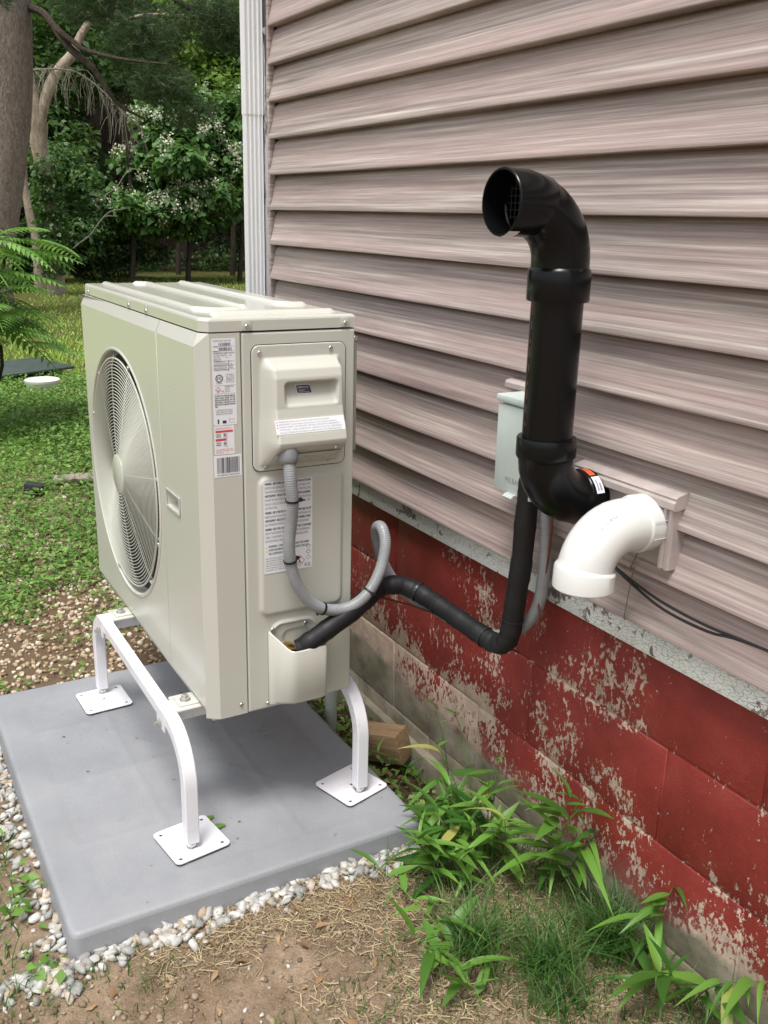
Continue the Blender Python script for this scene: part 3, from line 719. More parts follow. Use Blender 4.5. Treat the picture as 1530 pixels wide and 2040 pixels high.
# lid: pressed ribs on top, folded skirt, chamfered corner
def lid():
    x0, x1, y0, y1 = XL+.012, XR, -.6235, YB+.001; zt = 1.122
    def edge(x, y):   # signed distance to the lid outline with the corner cut
        d = np.maximum.reduce([x0-x, x-x1, y0-y, y-y1]); c = ((x-1.02)*.5975-(y+.6085)*.8019)
        return np.maximum(d, c)
    def fn(x, y):
        e = np.clip(-edge(x, y), 0, .007); h = -.007+np.sqrt(np.maximum(0, .007**2-(.007-e)**2))
        def rib(pts, w=.013, hh=.0065):
            d = 9+0*x
            for (ax, ay), (bx, by) in zip(pts, pts[1:]):
                L = (bx-ax)**2+(by-ay)**2; t = np.clip(((x-ax)*(bx-ax)+(y-ay)*(by-ay))/L, 0, 1)
                d = np.minimum(d, np.hypot(x-ax-t*(bx-ax), y-ay-t*(by-ay)))
            return hh*smooth01((w-d)/.009)
        h = np.maximum(h, h+rib([(.11, -.575), (.85, -.575), (.885, -.545), (.885, -.50)], .0125))
        h = h+rib([(.11, -.49), (.13, -.465), (.83, -.465)], .0135)
        h = h+rib([(.10, -.36), (.77, -.36), (.80, -.335), (.80, -.315)], .0125)
        h = h+rib([(.955, -.57), (.955, -.325)], .015)
        return h+.0008*(fbm(x*3, y*3, 2, 77)-.5)
    xs = np.unique(np.concatenate([x0+np.array([0, .001, .0025, .005]), np.arange(x0+.007, x1-.028, .0055), np.arange(x1-.028, x1-.007, .003), x1-np.array([.007, .005, .0025, .001, 0])]))
    ys = np.unique(np.concatenate([y0+np.array([0, .001, .0025, .005]), np.arange(y0+.007, y1-.007, .0035), y1-np.array([.007, .005, .0025, .001, 0])]))
    def place(x, y, h):
        # fold the corner vertices back onto the chamfer
        c = (x-1.02)*.5975-(y+.6085)*.8019; c = np.maximum(c, 0); return (x-c*.5975, y+c*.8019, zt+h)
    top = heightfield('lid', xs, ys, fn, place, M['cream_lid'], hp)
    ol = [(x0, y0), (.999, y0), (1.02, -.6085), (x1, y1), (x0, y1)]; zb = 1.0955
    n = 5; v = [(a, b, zt-.0069) for a, b in ol]+[(a, b, zb) for a, b in ol]+[(a+(-.006 if a > .5 else .006), b+(.006 if b < -.4 else -.006), zb) for a, b in ol]
    f = [(i, n+i, n+(i+1) % n, (i+1) % n) for i in range(n)]+[(n+i, 2*n+i, 2*n+(i+1) % n, n+(i+1) % n) for i in range(n)]
    quadmesh('lid_skirt', v, f, M['cream'], top)
    return top
ld = lid()
for x in (.12, .52, .66):                                  # skirt notches with screws along the front
    box('screw_tab', (x-.008, -.6252, 1.0965), (x+.008, -.6236, 1.115), M['cream'], ld, .0006)
    screw(ld, (x, -.6255, 1.103), (0, -1, 0), .0048)
for y in (-.532, -.318):
    box('screw_tab', (1.0201, y-.010, 1.0965), (1.0216, y+.010, 1.1165), M['cream'], ld, .0006)
    screw(ld, (1.0217, y, 1.104), (1, 0, 0), .0048)
# corner panel: chamfer and the strip that carries the rating labels
zl = ZB-.005; ys_ = -.5455
quadmesh('corner_panel', [(1.002, YF, zl), (1.02, -.6085, zl), (1.02, ys_-.0012, zl), (1.017, ys_, zl), (1.012, ys_, zl),
                          (1.002, YF, zp1), (1.02, -.6085, ZT), (1.02, ys_-.0012, ZT), (1.017, ys_, ZT), (1.012, ys_, ZT), (.999, -.6235, ZT), (1.002, YF+.01, zl)],
         [(0, 1, 6, 5), (1, 2, 7, 6), (2, 3, 8, 7), (3, 4, 9, 8), (5, 6, 10)], M['cream'])
screw(hp, (1.0202, -.561, .293), (1, 0, 0), .0052)
# service panel: embossed field, arch round the valves
def service():
    y0, y1, z0, z1 = ys_+.0022, YB, ZB-.003, ZT-.0012
    def fn(y, z):
        e = np.clip(np.minimum.reduce([y-y0, y1-y+.001, z-z0+.002, z1-z]), 0, .004); h = -.004+np.sqrt(np.maximum(0, .004**2-(.004-e)**2))
        h = h+plateau(sdrr(y, z, -.4165, .645, .0995, .157, .022), .0055, .009)
        a = sdrr(y, z, -.437, .418, .056, .054, .03); h = h+.0045*smooth01((.006-np.abs(a+.004))/.005)
        b = sdrr(y, z, -.43, .405, .034, .045, .02); h = h-.003*smooth01(-b/.006)
        return h
    ysx = np.unique(np.concatenate([y0+np.array([0, .0006, .0015, .0028, .004]), np.arange(y0+.0045, y1-.004, .0028), y1-np.array([.004, .0028, .0015, .0006, 0])]))
    zs = np.unique(np.concatenate([z0+np.array([0, .0006, .0015, .004]), np.arange(z0+.005, z1-.004, .0032), z1-np.array([.004, .0028, .0015, .0006, 0])]))
    return heightfield('service_panel', ysx, zs, fn, lambda y, z, h: (1.02+h, y, z), M['cream'], hp)
sp = service()
quadmesh('rear_corner', [(1.0155, YB+.0003, ZB), (1.0155, YB+.0003, ZT), (.99, YB+.003, ZT), (.99, YB+.003, ZB)], [(0, 1, 2, 3)], M['cream'])
# rear coil guard edge seen beyond the side
box('coil_guard', (.92, YB+.004, .83), (1.004, YB+.016, 1.06), M['cream_dark'], hp, .003)
screw(hp, (1.0045, YB+.01, 1.07), (1, 0, 0), .006)
# electrical cover: flat flange, swelling housing, slanted cable face
def ecover():
    cy, cz, hy, hz, r = -.4205, .9395, .1035, .1275, .016
    def fn(y, z):
        e = np.clip(-sdrr(y, z, cy, cz, hy, hz, r), 0, .002); h = .0008+np.sqrt(np.maximum(0, .002**2-(.002-e)**2))
        # housing: width margins and a side profile that grows downwards then returns
        zz = np.clip(z, .80, 1.07)
        prof = np.interp(zz, [.8125, .8215, .829, .838, .865, .872, .880, .895, .912, .928, .945, 1.005, 1.022, 1.033, 1.042], [0, 0, .010, .022, .054, .0605, .0625, .0585, .0515, .045, .041, .0375, .031, .012, 0])
        le = np.interp(zz, [.82, .88, .93, 1.04], [-.513, -.5115, -.509, -.507]); re = -.3305
        wl = smooth01((y-le)/.020); wr = smooth01((re-y)/.014)
        h2 = prof*wl*wr
        rec = sdrr(y, z, -.412, .9725, .060, .026, .010); dep = .026*smooth01(-rec/.008)*np.clip((z-.944)/.052, 0.05, 1)
        h2 = h2-dep*smooth01((z-.94)/.012)
        return h+np.maximum(h2, 0)
    e = np.array([0, .0005, .0012, .002])
    us = np.unique(np.concatenate([cy-hy+e, cy+hy-e, np.arange(cy-hy+.003, cy+hy-.0025, .0021)])); vs = np.unique(np.concatenate([cz-hz+e, cz+hz-e, np.arange(cz-hz+.003, cz+hz-.0025, .0021)]))
    return heightfield('electrical_cover', us, vs, fn, lambda y, z, h: (1.0205+h, y, z), M['cream'], hp, clamp=(cy, cz, hy, hz, r)), fn
ec, ecf = ecover()
plate('cover_gap', rrect(-.5255, .8105, -.3155, 1.0685, .0175), [rrect(-.5225, .8135, -.3185, 1.0655, .0155)], lambda u, v_, w: (1.0199+w, u, v_), .0009, M['black_in'], ec)
for y, z in ((-.508, 1.052), (-.352, 1.055), (-.497, .8195), (-.357, .823)):
    screw(ec, (1.0238, y, z), (1, 0, 0), .0050)
for y in (-.463, -.366):
    screw(ec, (1.0795, y, .8605), (.75, 0, -.65), .0046)
# cable plate on the slanted face with knockouts
sl = Vector((.80, 0, .60)).normalized(); nn = Vector((.60, 0, -.80)); org = Vector((1.0515, -.415, .843))
def onsl(u, v_, w=0): return org+Vector((0, 1, 0))*u+Vector((.76, 0, .65))*v_+Vector((.65, 0, -.76))*(w+.0022)
plate('cable_plate', rrect(-.078, -.014, .068, .017, .002), [], lambda u, v_, w: onsl(u, v_, .0005+w), .0012, M['cream'], ec)
for i, (u, v_) in enumerate([(-.002, .006), (.026, .006), (.054, .006), (.012, -.006), (.042, -.006)]):
    plate('knockout', circ(u, v_, .0078, 20), [circ(u, v_, .0070, 20)], lambda a, b, w: onsl(a, b, .0018+w), .0010, M['cream'], ec)
plate('label_tab', rrect(-.440, .8165, -.405, .8235, .001), [], lambda u, v_, w: (1.0225+w, u, v_), .0014, M['cream'], ec)
# grey conduit connector
lathe_path('conduit_fitting', [(1.062, -.4665, .866), (1.078, -.470, .832)], [(-.004, .001), (-.004, .0165), (.004, .0165), (.004, .0195), (.010, .0205), (.026, .0200), (.031, .0175), (.034, .0155), (.034, .0120)], M['greyfit'], ec, 16, 25)
# valve cover
def vcover():
    sec = [(1.022, -.498), (1.030, -.4975), (1.037, -.4935), (1.045, -.488), (1.070, -.474), (1.0785, -.4685), (1.083, -.461), (1.084, -.452), (1.084, -.391), (1.083, -.3865), (1.079, -.384), (1.06, -.3825), (1.03, -.382), (1.022, -.382)]
    n = len(sec); zt_ = [.456, .456, .452, .446, .430, .4260, .4245, .4245, .4255, .4255, .4255, .422, .418, .416]
    lev = [0, .03, .97, 1]; v = []; 
    for L in (0, 1, 2, 3):
        for (x, y), zt1 in zip(sec, zt_):
            k = (x-1.022)/.062; zb = .280+.018*k
            if L == 0: v.append((1.022+(x-1.022)*.90, y+(.006 if y < -.44 else -.006)*k, zb))
            elif L == 1: v.append((x, y, zb+.008))
            elif L == 2: v.append((x, y, zt1-.003))
            else: v.append((x-.0015, y+(.0015 if y < -.44 else -.0015), zt1))
    f = []
    for a in range(3):
        for i in range(n-1): f.append((a*n+i, a*n+i+1, (a+1)*n+i+1, (a+1)*n+i))
    b0 = len(v); v += [(1.022, y, .28) for x, y in sec]; 
    for i in range(n-1): f.append((b0+i, b0+i+1, i+1, i))
    o = quadmesh('valve_cover', v, f, M['cream'], hp, True)
    md = o.modifiers.new('s', 'SOLIDIFY'); md.thickness = .003; md.offset = -1
    return o
vc = vcover(); o_ = vc
try: o_.data.set_sharp_from_angle(angle=R_(50))
except Exception: pass
screw(hp, (1.0245, -.487, .457), (1, 0, 0), .0052); screw(hp, (1.0235, -.409, .458), (1, 0, 0), .0052); screw(hp, (1.0235, -.500, .283), (1, 0, 0), .0052)
for y, z in ((-.452, .405), (-.425, .395)):
    lathe_path('service_valve', [(1.018, y, z), (1.06, y, z)], [(0, .016), (.014, .016), (.014, .011), (.026, .011), (.026, .013), (.036, .013), (.036, .0001)], M['brass'], hp, 6)
# base flange strip with screws and mounting feet
box('base_flange', (XL+.008, YF+.0085, ZB-.004), (1.001, YF+.0115, zp0+.006), M['cream'], hp, .001)
for x in (.12, .44, .58, .80): screw(hp, (x, YF+.0083, .283), (0, -1, 0), .0045)
for xb in (.385, .925):
    b = bmesh.new(); bm_box(b, (xb-.036, -.684, ZB-.001), (xb+.036, -.60, ZB+.005), .0022, 2); bm_box(b, (xb-.024, -.676, ZB+.004), (xb+.024, -.60, ZB+.0085), .003, 2); bmobj('mounting_foot', b, M['cream'], hp, True)
    lathe_path('anchor_bolt', [(xb, -.656, ZB+.008), (xb, -.656, ZB+.05)], [(0, .0135), (.0015, .0135), (.0015, .0095), (.0085, .0095), (.0085, .006), (.014, .006), (.014, .0001)], M['steel'], hp, 6)
# ---- labels
EX = 1.0206
def at_end(dx=0): return lambda u, v_: (EX+dx, u, v_)
def sticker(name, y0, z0, y1, z1, r=.001, x=EX-.0003): return plate(name, rrect(y0, z0, y1, z1, r), [], lambda u, v_, w: (x-.0003+w, u, v_), .0004, M['sticker'], hp)
rl = sticker('rating_label', -.604, .914, -.556, 1.083, .003)
k = Ink(); r_ = random.Random(4)
k.text('OUTDOOR UNIT  HEAT PUMP', -.601, 1.0775, .0028, .036); k.bars(-.590, 1.0690, -.566, 1.0750, 20, 2); k.bars(-.590, 1.0600, -.564, 1.0660, 20, 9)
for z, tx in ((1.0665, 'MODEL'), (1.0575, 'SERIAL'), (1.0535, 'VOLTAGE RATING   208/230 V~  60HZ  1PH'), (1.0495, 'MIN CIRCUIT AMPACITY      30 A'), (1.0455, 'MAX FUSE            35 A'), (1.0415, 'REFRIGERANT'), (1.0375, 'COMPRESSOR R.L.A.      19.5'), (1.0335, 'OUTDOOR FAN MOTOR F.L.A.   1.5'), (1.0295, 'DESIGN PRESSURE HIGH    550 PSIG'), (1.0255, 'DESIGN PRESSURE LOW     340 PSIG'), (1.0215, 'SUITABLE FOR OUTDOOR USE')):
    k.text(tx, -.601, z, .0026, min(.042, .0011*len(tx)+.004))
for z in (1.0685, 1.0598, 1.0565, 1.0405, 1.0325, 1.0245): k.rect(-.602, z-.0006, -.558, z-.0002)
k.rect(-.571, 1.018, -.5706, 1.0405)
k.ring(-.5905, 1.0065, .0066, .0078); k.ring(-.5905, 1.0065, .0054, .0060); k.text('ETL', -.5951, 1.0043, .0048, .0092, True); k.text('Intertek', -.5965, .9960, .0026, .012); k.text('c', -.6015, 1.0005, .002); k.text('us', -.5815, 1.0005, .002)
for i, tx in enumerate(('CONFORMS TO', 'UL STD', '60335-2-40', 'CERTIFIED TO', 'CSA STD C22.2')): k.text(tx, -.577, 1.0125-.0036*i, .0024, .017)
k.rect(-.602, .9925, -.558, .9929); k.rect(-.602, .9765, -.558, .9769)
k.poly([(-.5935, .985), (-.5915, .9825), (-.5955, .9825)], [(0, 1, 2)]); k.text('A2L', -.5875, .9798, .003)
for i, tx in enumerate(('REFRIGERANT R32', 'CHARGE', '63.5 OZ', '1.80 KG')): k.text(tx, -.580, .9895-.0034*i, .0022, .018 if i == 0 else .011)
for i, tx in enumerate(('USE WITH THE SPECIFIED INDOOR', 'UNITS ONLY. REFER TO THE', 'INSTALLATION MANUAL FOR THE', 'LINE LENGTH. THIS UNIT IS TO BE', 'SERVICED BY QUALIFIED PERSONS', 'ONLY.')): k.text(tx, -.601, .9710-.0042*i, .0030, .042 if i < 5 else .007, True)
for i, tx in enumerate(('CLEARANCE FOR SERVICE', 'KEEP AIRWAYS OPEN', 'SEE MANUAL FOR WIRING DIAGRAM')): k.text(tx, -.599, .9435-.004*i, .0024, .034)
k.rect(-.596, .9180, -.593, .9265); k.rect(-.586, .9180, -.578, .9235); k.rect(-.572, .919, -.560, .9194); k.rect(-.572, .925, -.560, .9254); k.rect(-.572, .919, -.5716, .930)
k.build('print', at_end(.0001), M['ink'], rl)
k = Ink(); k.poly([(-.5935, .9905), (-.5875, .9845), (-.5935, .9785), (-.5995, .9845), (-.5935, .9893), (-.5887, .9845), (-.5935, .9797), (-.5983, .9845)], [(0, 1, 5, 4), (1, 2, 6, 5), (2, 3, 7, 6), (3, 0, 4, 7)]); k.build('print', at_end(.0001), M['redink'], rl)
r2 = sticker('red_notice_label', -.6035, .8555, -.5625, .9125, .001)
k = Ink(); k.rect(-.6015, .9000, -.5650, .9040); k.rect(-.6015, .8845-.0015, -.5790, .8875); k.text('IMPORTANT NOTICE AVIS', -.6015, .9065, .0030, .033)
for i, tx in enumerate(('CALL BEFORE YOU START', 'APPELEZ AVANT LA MISE', 'EN SERVICE')): k.text(tx, -.6010, .8650-.0032*i, .0022, .036 if i < 2 else .016)
k.build('print', at_end(.0001), M['redink'], r2)
k = Ink()
for z in (.8955, .8785): k.text('CHECK', -.6010, z-.001, .0035, .011, True); k.text('WIRING', -.6010, z-.0052, .0032, .011, True); k.rect(-.585, z-.004, -.579, z+.002); k.text('230V', -.5855, z-.0075, .0025, .009)
k.rect(-.577, .8560, -.5767, .899); k.build('print', at_end(.0001), M['greyink'], r2)
r3 = sticker('barcode_label', -.606, .8090, -.5485, .8530, .0008)
k = Ink(); k.bars(-.600, .8170, -.5530, .8490, 26, 5); k.text('SN 340E4C81170220730033', -.600, .8115, .0034, .047); k.build('print', at_end(.0001), M['ink'], r3)
# big warning label on the embossed field
WX = 1.0206+.0055
r4 = plate('warning_label', rrect(-.505, .5885, -.394, .7890, .001), [], lambda u, v_, w: (WX-.0003+w, u, v_), .0004, M['sticker'], hp)
wl = ['WARNING - RISK OF FIRE. AUXILIARY DEVICES THAT MAY BE POTENTIAL', 'IGNITION SOURCES SHALL NOT BE INSTALLED IN THE DUCTWORK, OTHER', 'THAN DEVICES LISTED FOR USE WITH THE APPLIANCE. SEE INSTRUCTIONS.', 'AVERTISSEMENT - RISQUE D INCENDIE. LES DISPOSITIFS AUXILIAIRES', 'POUVANT ETRE UNE SOURCE D ALLUMAGE NE DOIVENT PAS ETRE INSTALLES', 'DANS LES CONDUITS, SAUF CEUX CERTIFIES POUR CET APPAREIL. VOIR', 'LES INSTRUCTIONS.', 'WARNING - RISK OF FIRE DUE TO FLAMMABLE REFRIGERANT USED. FOLLOW', 'HANDLING INSTRUCTIONS CAREFULLY IN COMPLIANCE WITH REGULATIONS.', 'AVERTISSEMENT - RISQUE DE FEU. REFRIGERANT INFLAMMABLE. SUIVRE', 'LES CONSIGNES DE MANIPULATION AVEC SOIN SELON LES REGLEMENTS.', 'WARNING - RISK OF FIRE. FLAMMABLE REFRIGERANT USED. TO BE REPAIRED', 'ONLY BY TRAINED SERVICE PERSONNEL. DO NOT PUNCTURE REFRIGERANT', 'TUBING.  A FAIRE REPARER UNIQUEMENT PAR DU PERSONNEL FORME.', 'NE PAS PERFORER LA TUBULURE.']
k = Ink(); z = .7820
for i, tx in enumerate(wl):
    w = min(.105, .00166*len(tx)); k.text(tx, -.502, z, .0054, w, tx.startswith(('WARN', 'AVER'))); z -= .00865 if i not in (6, 10) else .0102
for i, tx in enumerate(('WARNING  CANCER AND REPRODUCTIVE HARM', 'AVERTISSEMENT  CANCER ET EFFETS NOCIFS', 'SUR LA REPRODUCTION')): k.text(tx, -.495, z-.003-.008*i, .005, .092 if i < 2 else .04, True)
z -= .029
for i in range(6): k.text(('READ THE MANUAL BEFORE INSTALLATION', 'LIRE LE MANUEL AVANT INSTALLATION', 'DISCONNECT ALL POWER BEFORE SERVICE')[i % 3], -.502, z-.0052*i, .0034, .062)
k.poly([(-.424, .6105), (-.4215, .604), (-.427, .604)], [(0, 1, 2)]); k.rect(-.429, .6015, -.419, .6027); k.text('A2L', -.4135, .5925, .0085, .0165)
k.ring(-.4035, .6375, .0045, .0056, 4); k.ring(-.4035, .6250, .0040, .0050, 6); k.ring(-.4035, .6120, .0045, .0054, 4)
k.build('print', lambda u, v_: (WX+.0002, u, v_), M['ink'], r4)
k = Ink(); cx, cz = -.424, .6070; a, b = .0125, .0108
k.poly([(cx, cz+a), (cx+a, cz), (cx, cz-a), (cx-a, cz), (cx, cz+b), (cx+b, cz), (cx, cz-b), (cx-b, cz)], [(0, 1, 5, 4), (1, 2, 6, 5), (2, 3, 7, 6), (3, 0, 4, 7)]); k.build('print', lambda u, v_: (WX+.0002, u, v_), M['redink'], r4)
k = Ink(); k.poly([(-.5015, .6445), (-.4965, .6445), (-.499, .6490)], [(0, 1, 2)]); k.poly([(-.5015, .6365), (-.4965, .6365), (-.499, .6410)], [(0, 1, 2)]); k.build('print', lambda u, v_: (WX+.0002, u, v_), M['yellowink'], r4)
# white strip label lying on the sloped lip of the electrical cover
def on_lip(dx):
    def f(u, v_):
        return (1.0205+float(ecf(np.array([min(max(u, -.485), -.36)]), np.array([v_]))[0])+dx, u, v_)
    return f
r5v = []; uu = np.linspace(-.497, -.345, 16); vv = np.linspace(.8985, .9255, 8)
L_ = on_lip(.0006); r5v = [L_(a, b) for a in uu for b in vv]
r5 = finish('notice_strip', pymesh('notice_strip', r5v, [(i*8+j, (i+1)*8+j, (i+1)*8+j+1, i*8+j+1) for i in range(15) for j in range(7)]), M['sticker'], hp)
k = Ink()
for i, (tx, w) in enumerate((('WARNING: Before obtaining access to terminals, all supply circuits must be disconnected.', .112), ('AVERTISSEMENT: Avant d acceder aux bornes, tous les circuits doivent etre debranches.', .128), ('WARNING: CONNECT THE POWER SUPPLY LINES AND COMMUNICATION LINES SEPARATELY.', .134), ('POWER SUPPLY - LIGNE D ALIMENTATION.  COMMUNICATION LINE - AVERTISSEMENT', .138), ('VEUILLEZ CONNECTER LES LIGNES D ALIMENTATION ET DE COMMUNICATION', .136))):
    k.text(tx, -.490, .9205-.0050*i, .0031, w)
k.build('print', on_lip(.0009), M['greyink'], r5)
k = Ink()
for i in range(3): k.poly([(-.4945, .9203-.005*i), (-.4915, .9203-.005*i), (-.493, .9232-.005*i)], [(0, 1, 2)])
k.build('print', on_lip(.0009), M['redink'], r5)
# small black maker's plate in the recess
RX = lambda u, v_, w: (1.0205+float(ecf(np.array([-.41]), np.array([v_]))[0])+.0008+w, u, v_)
r6 = plate('brand_label', [(-.4405, .9885), (-.4085, .9885), (-.4055, .9705), (-.4375, .9705)], [], RX, .0003, M['sticker'], hp)
plate('print', [(-.4385, .9870), (-.4105, .9870), (-.4083, .9850), (-.4068, .9720), (-.4360, .9720), (-.4375, .9740)], [], lambda u, v_, w: RX(u, v_, w+.0004), .0002, M['ink'], r6)
k = Ink(); k.text('HARRIS', -.4365, .9815, .0035, .0115, True); k.text('MIDWEST', -.4245, .9815, .0035, .014); k.rect(-.435, .9790, -.4100, .9793); k.text('SALES SERVICE', -.4350, .9760, .0020, .013); k.text('HEATING COOLING', -.4350, .9732, .0020, .0225)
k.build('print', lambda u, v_: RX(u, v_, .0008), M['sticker'], r6)

# ------------------------------------------------------------------ line set, conduit, cables
lp = catmull([(1.352, -.078, .83), (1.352, -.082, .76), (1.352, -.085, .66), (1.346, -.088, .58), (1.341, -.090, .515), (1.335, -.091, .486), (1.318, -.093, .465), (1.293, -.097, .458), (1.262, -.103, .462), (1.20, -.114, .472), (1.14, -.125, .482), (1.085, -.137, .492), (1.055, -.150, .500), (1.035, -.18, .511), (1.028, -.225, .510), (1.045, -.265, .500), (1.060, -.315, .481), (1.0685, -.367, .460), (1.064, -.412, .434), (1.054, -.437, .415)], 7)
ls = thing('insulated_line_set', (1.2, -.12, .45), 'black foam insulated refrigerant line bending from the wall round to the valve cover', 'refrigerant line')
def foamr(i, n): 
    return .0218+.0007*math.sin(i*.9)+.0005*math.sin(i*2.3)
tube('foam_sleeve', lp, [foamr(i, len(lp)) for i in range(len(lp))], M['foam'], ls, 22)
def tie(parent, path, s, r, mat, tail=True, name='cable_tie', seed=0):
    """closed band round a path at fraction s"""
    i = min(len(path)-2, max(1, int(s*(len(path)-1)))); p = Vector(path[i]); t = (Vector(path[i+1])-Vector(path[i-1])).normalized()
    n = t.orthogonal().normalized(); b = t.cross(n); bm = bmesh.new(); rings = []
    for k in range(20):
        a = 2*math.pi*k/20; d = n*math.cos(a)+b*math.sin(a); rings.append([bm.verts.new(p+d*(r+dr)+t*dt) for dr, dt in ((0, -.0022), (.0014, -.0022), (.0014, .0022), (0, .0022))])
    for k in range(20):
        A, B = rings[k], rings[(k+1) % 20]
        for j in range(4): bm.faces.new((A[j], B[j], B[(j+1) % 4], A[(j+1) % 4]))
    if tail:
        a = seed; d = n*math.cos(a)+b*math.sin(a); q = p+d*(r+.003); bm_box(bm, (-.0035, -.0035, -.003), (.0035, .0035, .004), 0, 2, Matrix.Translation(q) @ d.to_track_quat('Z', 'Y').to_matrix().to_4x4())
        bm_tube(bm, [q, q+d*.009+t*.002], .0016, 6)
    bmesh.ops.recalc_face_normals(bm, faces=bm.faces); return bmobj(name, bm, mat, parent)
for s, q in ((.20, 1), (.42, 4), (.545, 3), (.62, 5), (.74, 2)): tie(ls, lp, s, .0222, M['cable'], False)
cw = catmull([(1.026, -.39, .395), (1.04, -.365, .425), (1.05, -.335, .448), (1.054, -.30, .468), (1.04, -.262, .486), (1.02, -.225, .494)], 6)
tube('bare_copper_line', cw, .0042, M['copper'], ls, 10)
tube('control_wire', [p+Vector((.004, .004, -.0075)) for p in cw], .0024, M['brownwire'], ls, 8)
tube('control_wire', catmull([(1.02, -.225, .484), (1.03, -.15, .455), (1.08, -.10, .44), (1.14, -.07, .452), (1.24, -.05, .43), (1.33, -.055, .44)], 6), .0024, M['brownwire'], ls, 8)
tube('control_wire', catmull([(1.372, -.05, .82), (1.395, -.052, .76), (1.392, -.052, .66), (1.378, -.055, .58), (1.385, -.055, .54), (1.36, -.06, .47)], 6), .0024, M['brownwire'], ls, 8)
cp = catmull([(1.076, -.4695, .838), (1.083, -.469, .80), (1.082, -.465, .758), (1.074, -.465, .71), (1.070, -.468, .663), (1.067, -.462, .615), (1.066, -.448, .57), (1.066, -.414, .521), (1.066, -.368, .497), (1.066, -.318, .496), (1.064, -.274, .522), (1.060, -.243, .570), (1.052, -.228, .622), (1.030, -.226, .654), (1.000, -.222, .640), (.984, -.205, .585), (.985, -.180, .525), (1.0, -.145, .475), (1.06, -.100, .447), (1.15, -.080, .438), (1.24, -.066, .447), (1.31, -.054, .48), (1.362, -.048, .545), (1.378, -.048, .62), (1.380, -.05, .70), (1.374, -.055, .80), (1.37, -.06, .86)], 12)
cd = thing('flexible_conduit', (1.07, -.4, .5), 'grey ribbed flexible conduit looping from the electrical cover to the wall', 'conduit')
# fine helical ribbing as geometry
def conduit_mesh():
    P = [Vector(p) for p in cp]; L = [0]
    for a, b in zip(P, P[1:]): L.append(L[-1]+(b-a).length)
    n = int(L[-1]/.0011); pts = []; rad = []; j = 0
    for i in range(n+1):
        s = L[-1]*i/n
        while j < len(L)-2 and s > L[j+1]: j += 1
        t = (s-L[j])/max(1e-9, L[j+1]-L[j]); pts.append(P[j].lerp(P[j+1], min(1, t))); rad.append(.0127+.0004*math.sin(2*math.pi*s/.0046))
    tube('ribbed_jacket', pts, rad, M['conduit'], cd, 16)
conduit_mesh()
for s, q in ((.075, 2.6), (.185, 2.2), (.292, 3.0), (.385, 1.0)): tie(cd, cp, s, .0132, M['cable'], True, seed=q)
cb = thing('black_cables', (1.7, -.029, .69), 'pair of thin black cables sagging along the siding right of the white pipe', 'cable')
for dz in (0, -.009):
    tube('cable', catmull([(1.50, -.01, .73+dz), (1.544, -.029, .712+dz*.2), (1.60, -.029, .695+dz*.6), (1.68, -.029, .682+dz*1.3), (1.78, -.029, .678+dz), (1.89, -.029, .684), (2.3, -.029, .70), (3.2, -.029, .71)], 6), .0026, M['cable'], cb, 8)
tw = thing('hanging_wire', (1.59, -.029, .6), 'thin bent bare wire hanging on the siding below the white elbow', 'wire')
tube('wire', [(1.608, -.029, .76), (1.600, -.029, .735), (1.591, -.029, .716), (1.594, -.029, .713), (1.602, -.029, .722), (1.599, -.029, .712), (1.594, -.029, .66), (1.590, -.029, .618), (1.594, -.029, .617)], .0011, M['twig'], tw, 6)

# ------------------------------------------------------------------ vent pipes
def arc_yz(x, cy, cz, r, a0, a1, n=14): return [(x, cy+r*math.cos(R_(a0+(a1-a0)*k/n)), cz+r*math.sin(R_(a0+(a1-a0)*k/n))) for k in range(n+1)]
bp = thing('black_vent_pipe', (1.478, -.15, .826), 'glossy black plastic vent pipe rising from the wall to an open elbow', 'vent pipe')
X = 1.478; YV = -.15; PR = .0445
# stub, lower elbow, riser, upper elbow
lathe_path('wall_stub', [(X, .03, .826), (X, -.06, .826)], [(0, PR), (.09, PR)], M['abs'], bp)
lo = [(X, -.055, .826)]+arc_yz(X, -.062, .914, .088, 270, 180)+[(X, YV, .955)]
_, L = lathe_path('lower_elbow', lo, [(-.012, PR), (-.012, .0505), (0, .0515), (.012, .0515), (.013, .0500), (.016, .0515), (.0175, .0515), (.0205, .0500)]+[(.03+.0105*i, .0490) for i in range(10)]+[(.140, .0490), (.143, .0520), (.1455, .0535), (.1755, .0535), (.1785, .0520), (.1785, PR)], M['abs'], bp, 48, 30)
lathe_path('riser', [(X, YV, .94), (X, YV, 1.20)], [(0, PR), (.26, PR)], M['abs'], bp, 48)
hi_ = [(X, YV, 1.183), (X, YV, 1.238)]+arc_yz(X, -.243, 1.246, .093, 0, 90)[1:]+[(X, -.290, 1.339)]
_, L2 = lathe_path('upper_elbow', hi_, [(0, PR), (0, .0520), (.003, .0535), (.048, .0535), (.052, .0520), (.0555, .0490)]+[(.066+.013*i, .0490) for i in range(9)]+[(.172, .0490), (.176, .0510), (.205, .0525), (.2445, .0530), (.246, .0520), (.246, .0490), (.235, .0468), (.205, .0450), (.202, .0430), (.10, .0425)], M['abs'], bp, 56, 30)
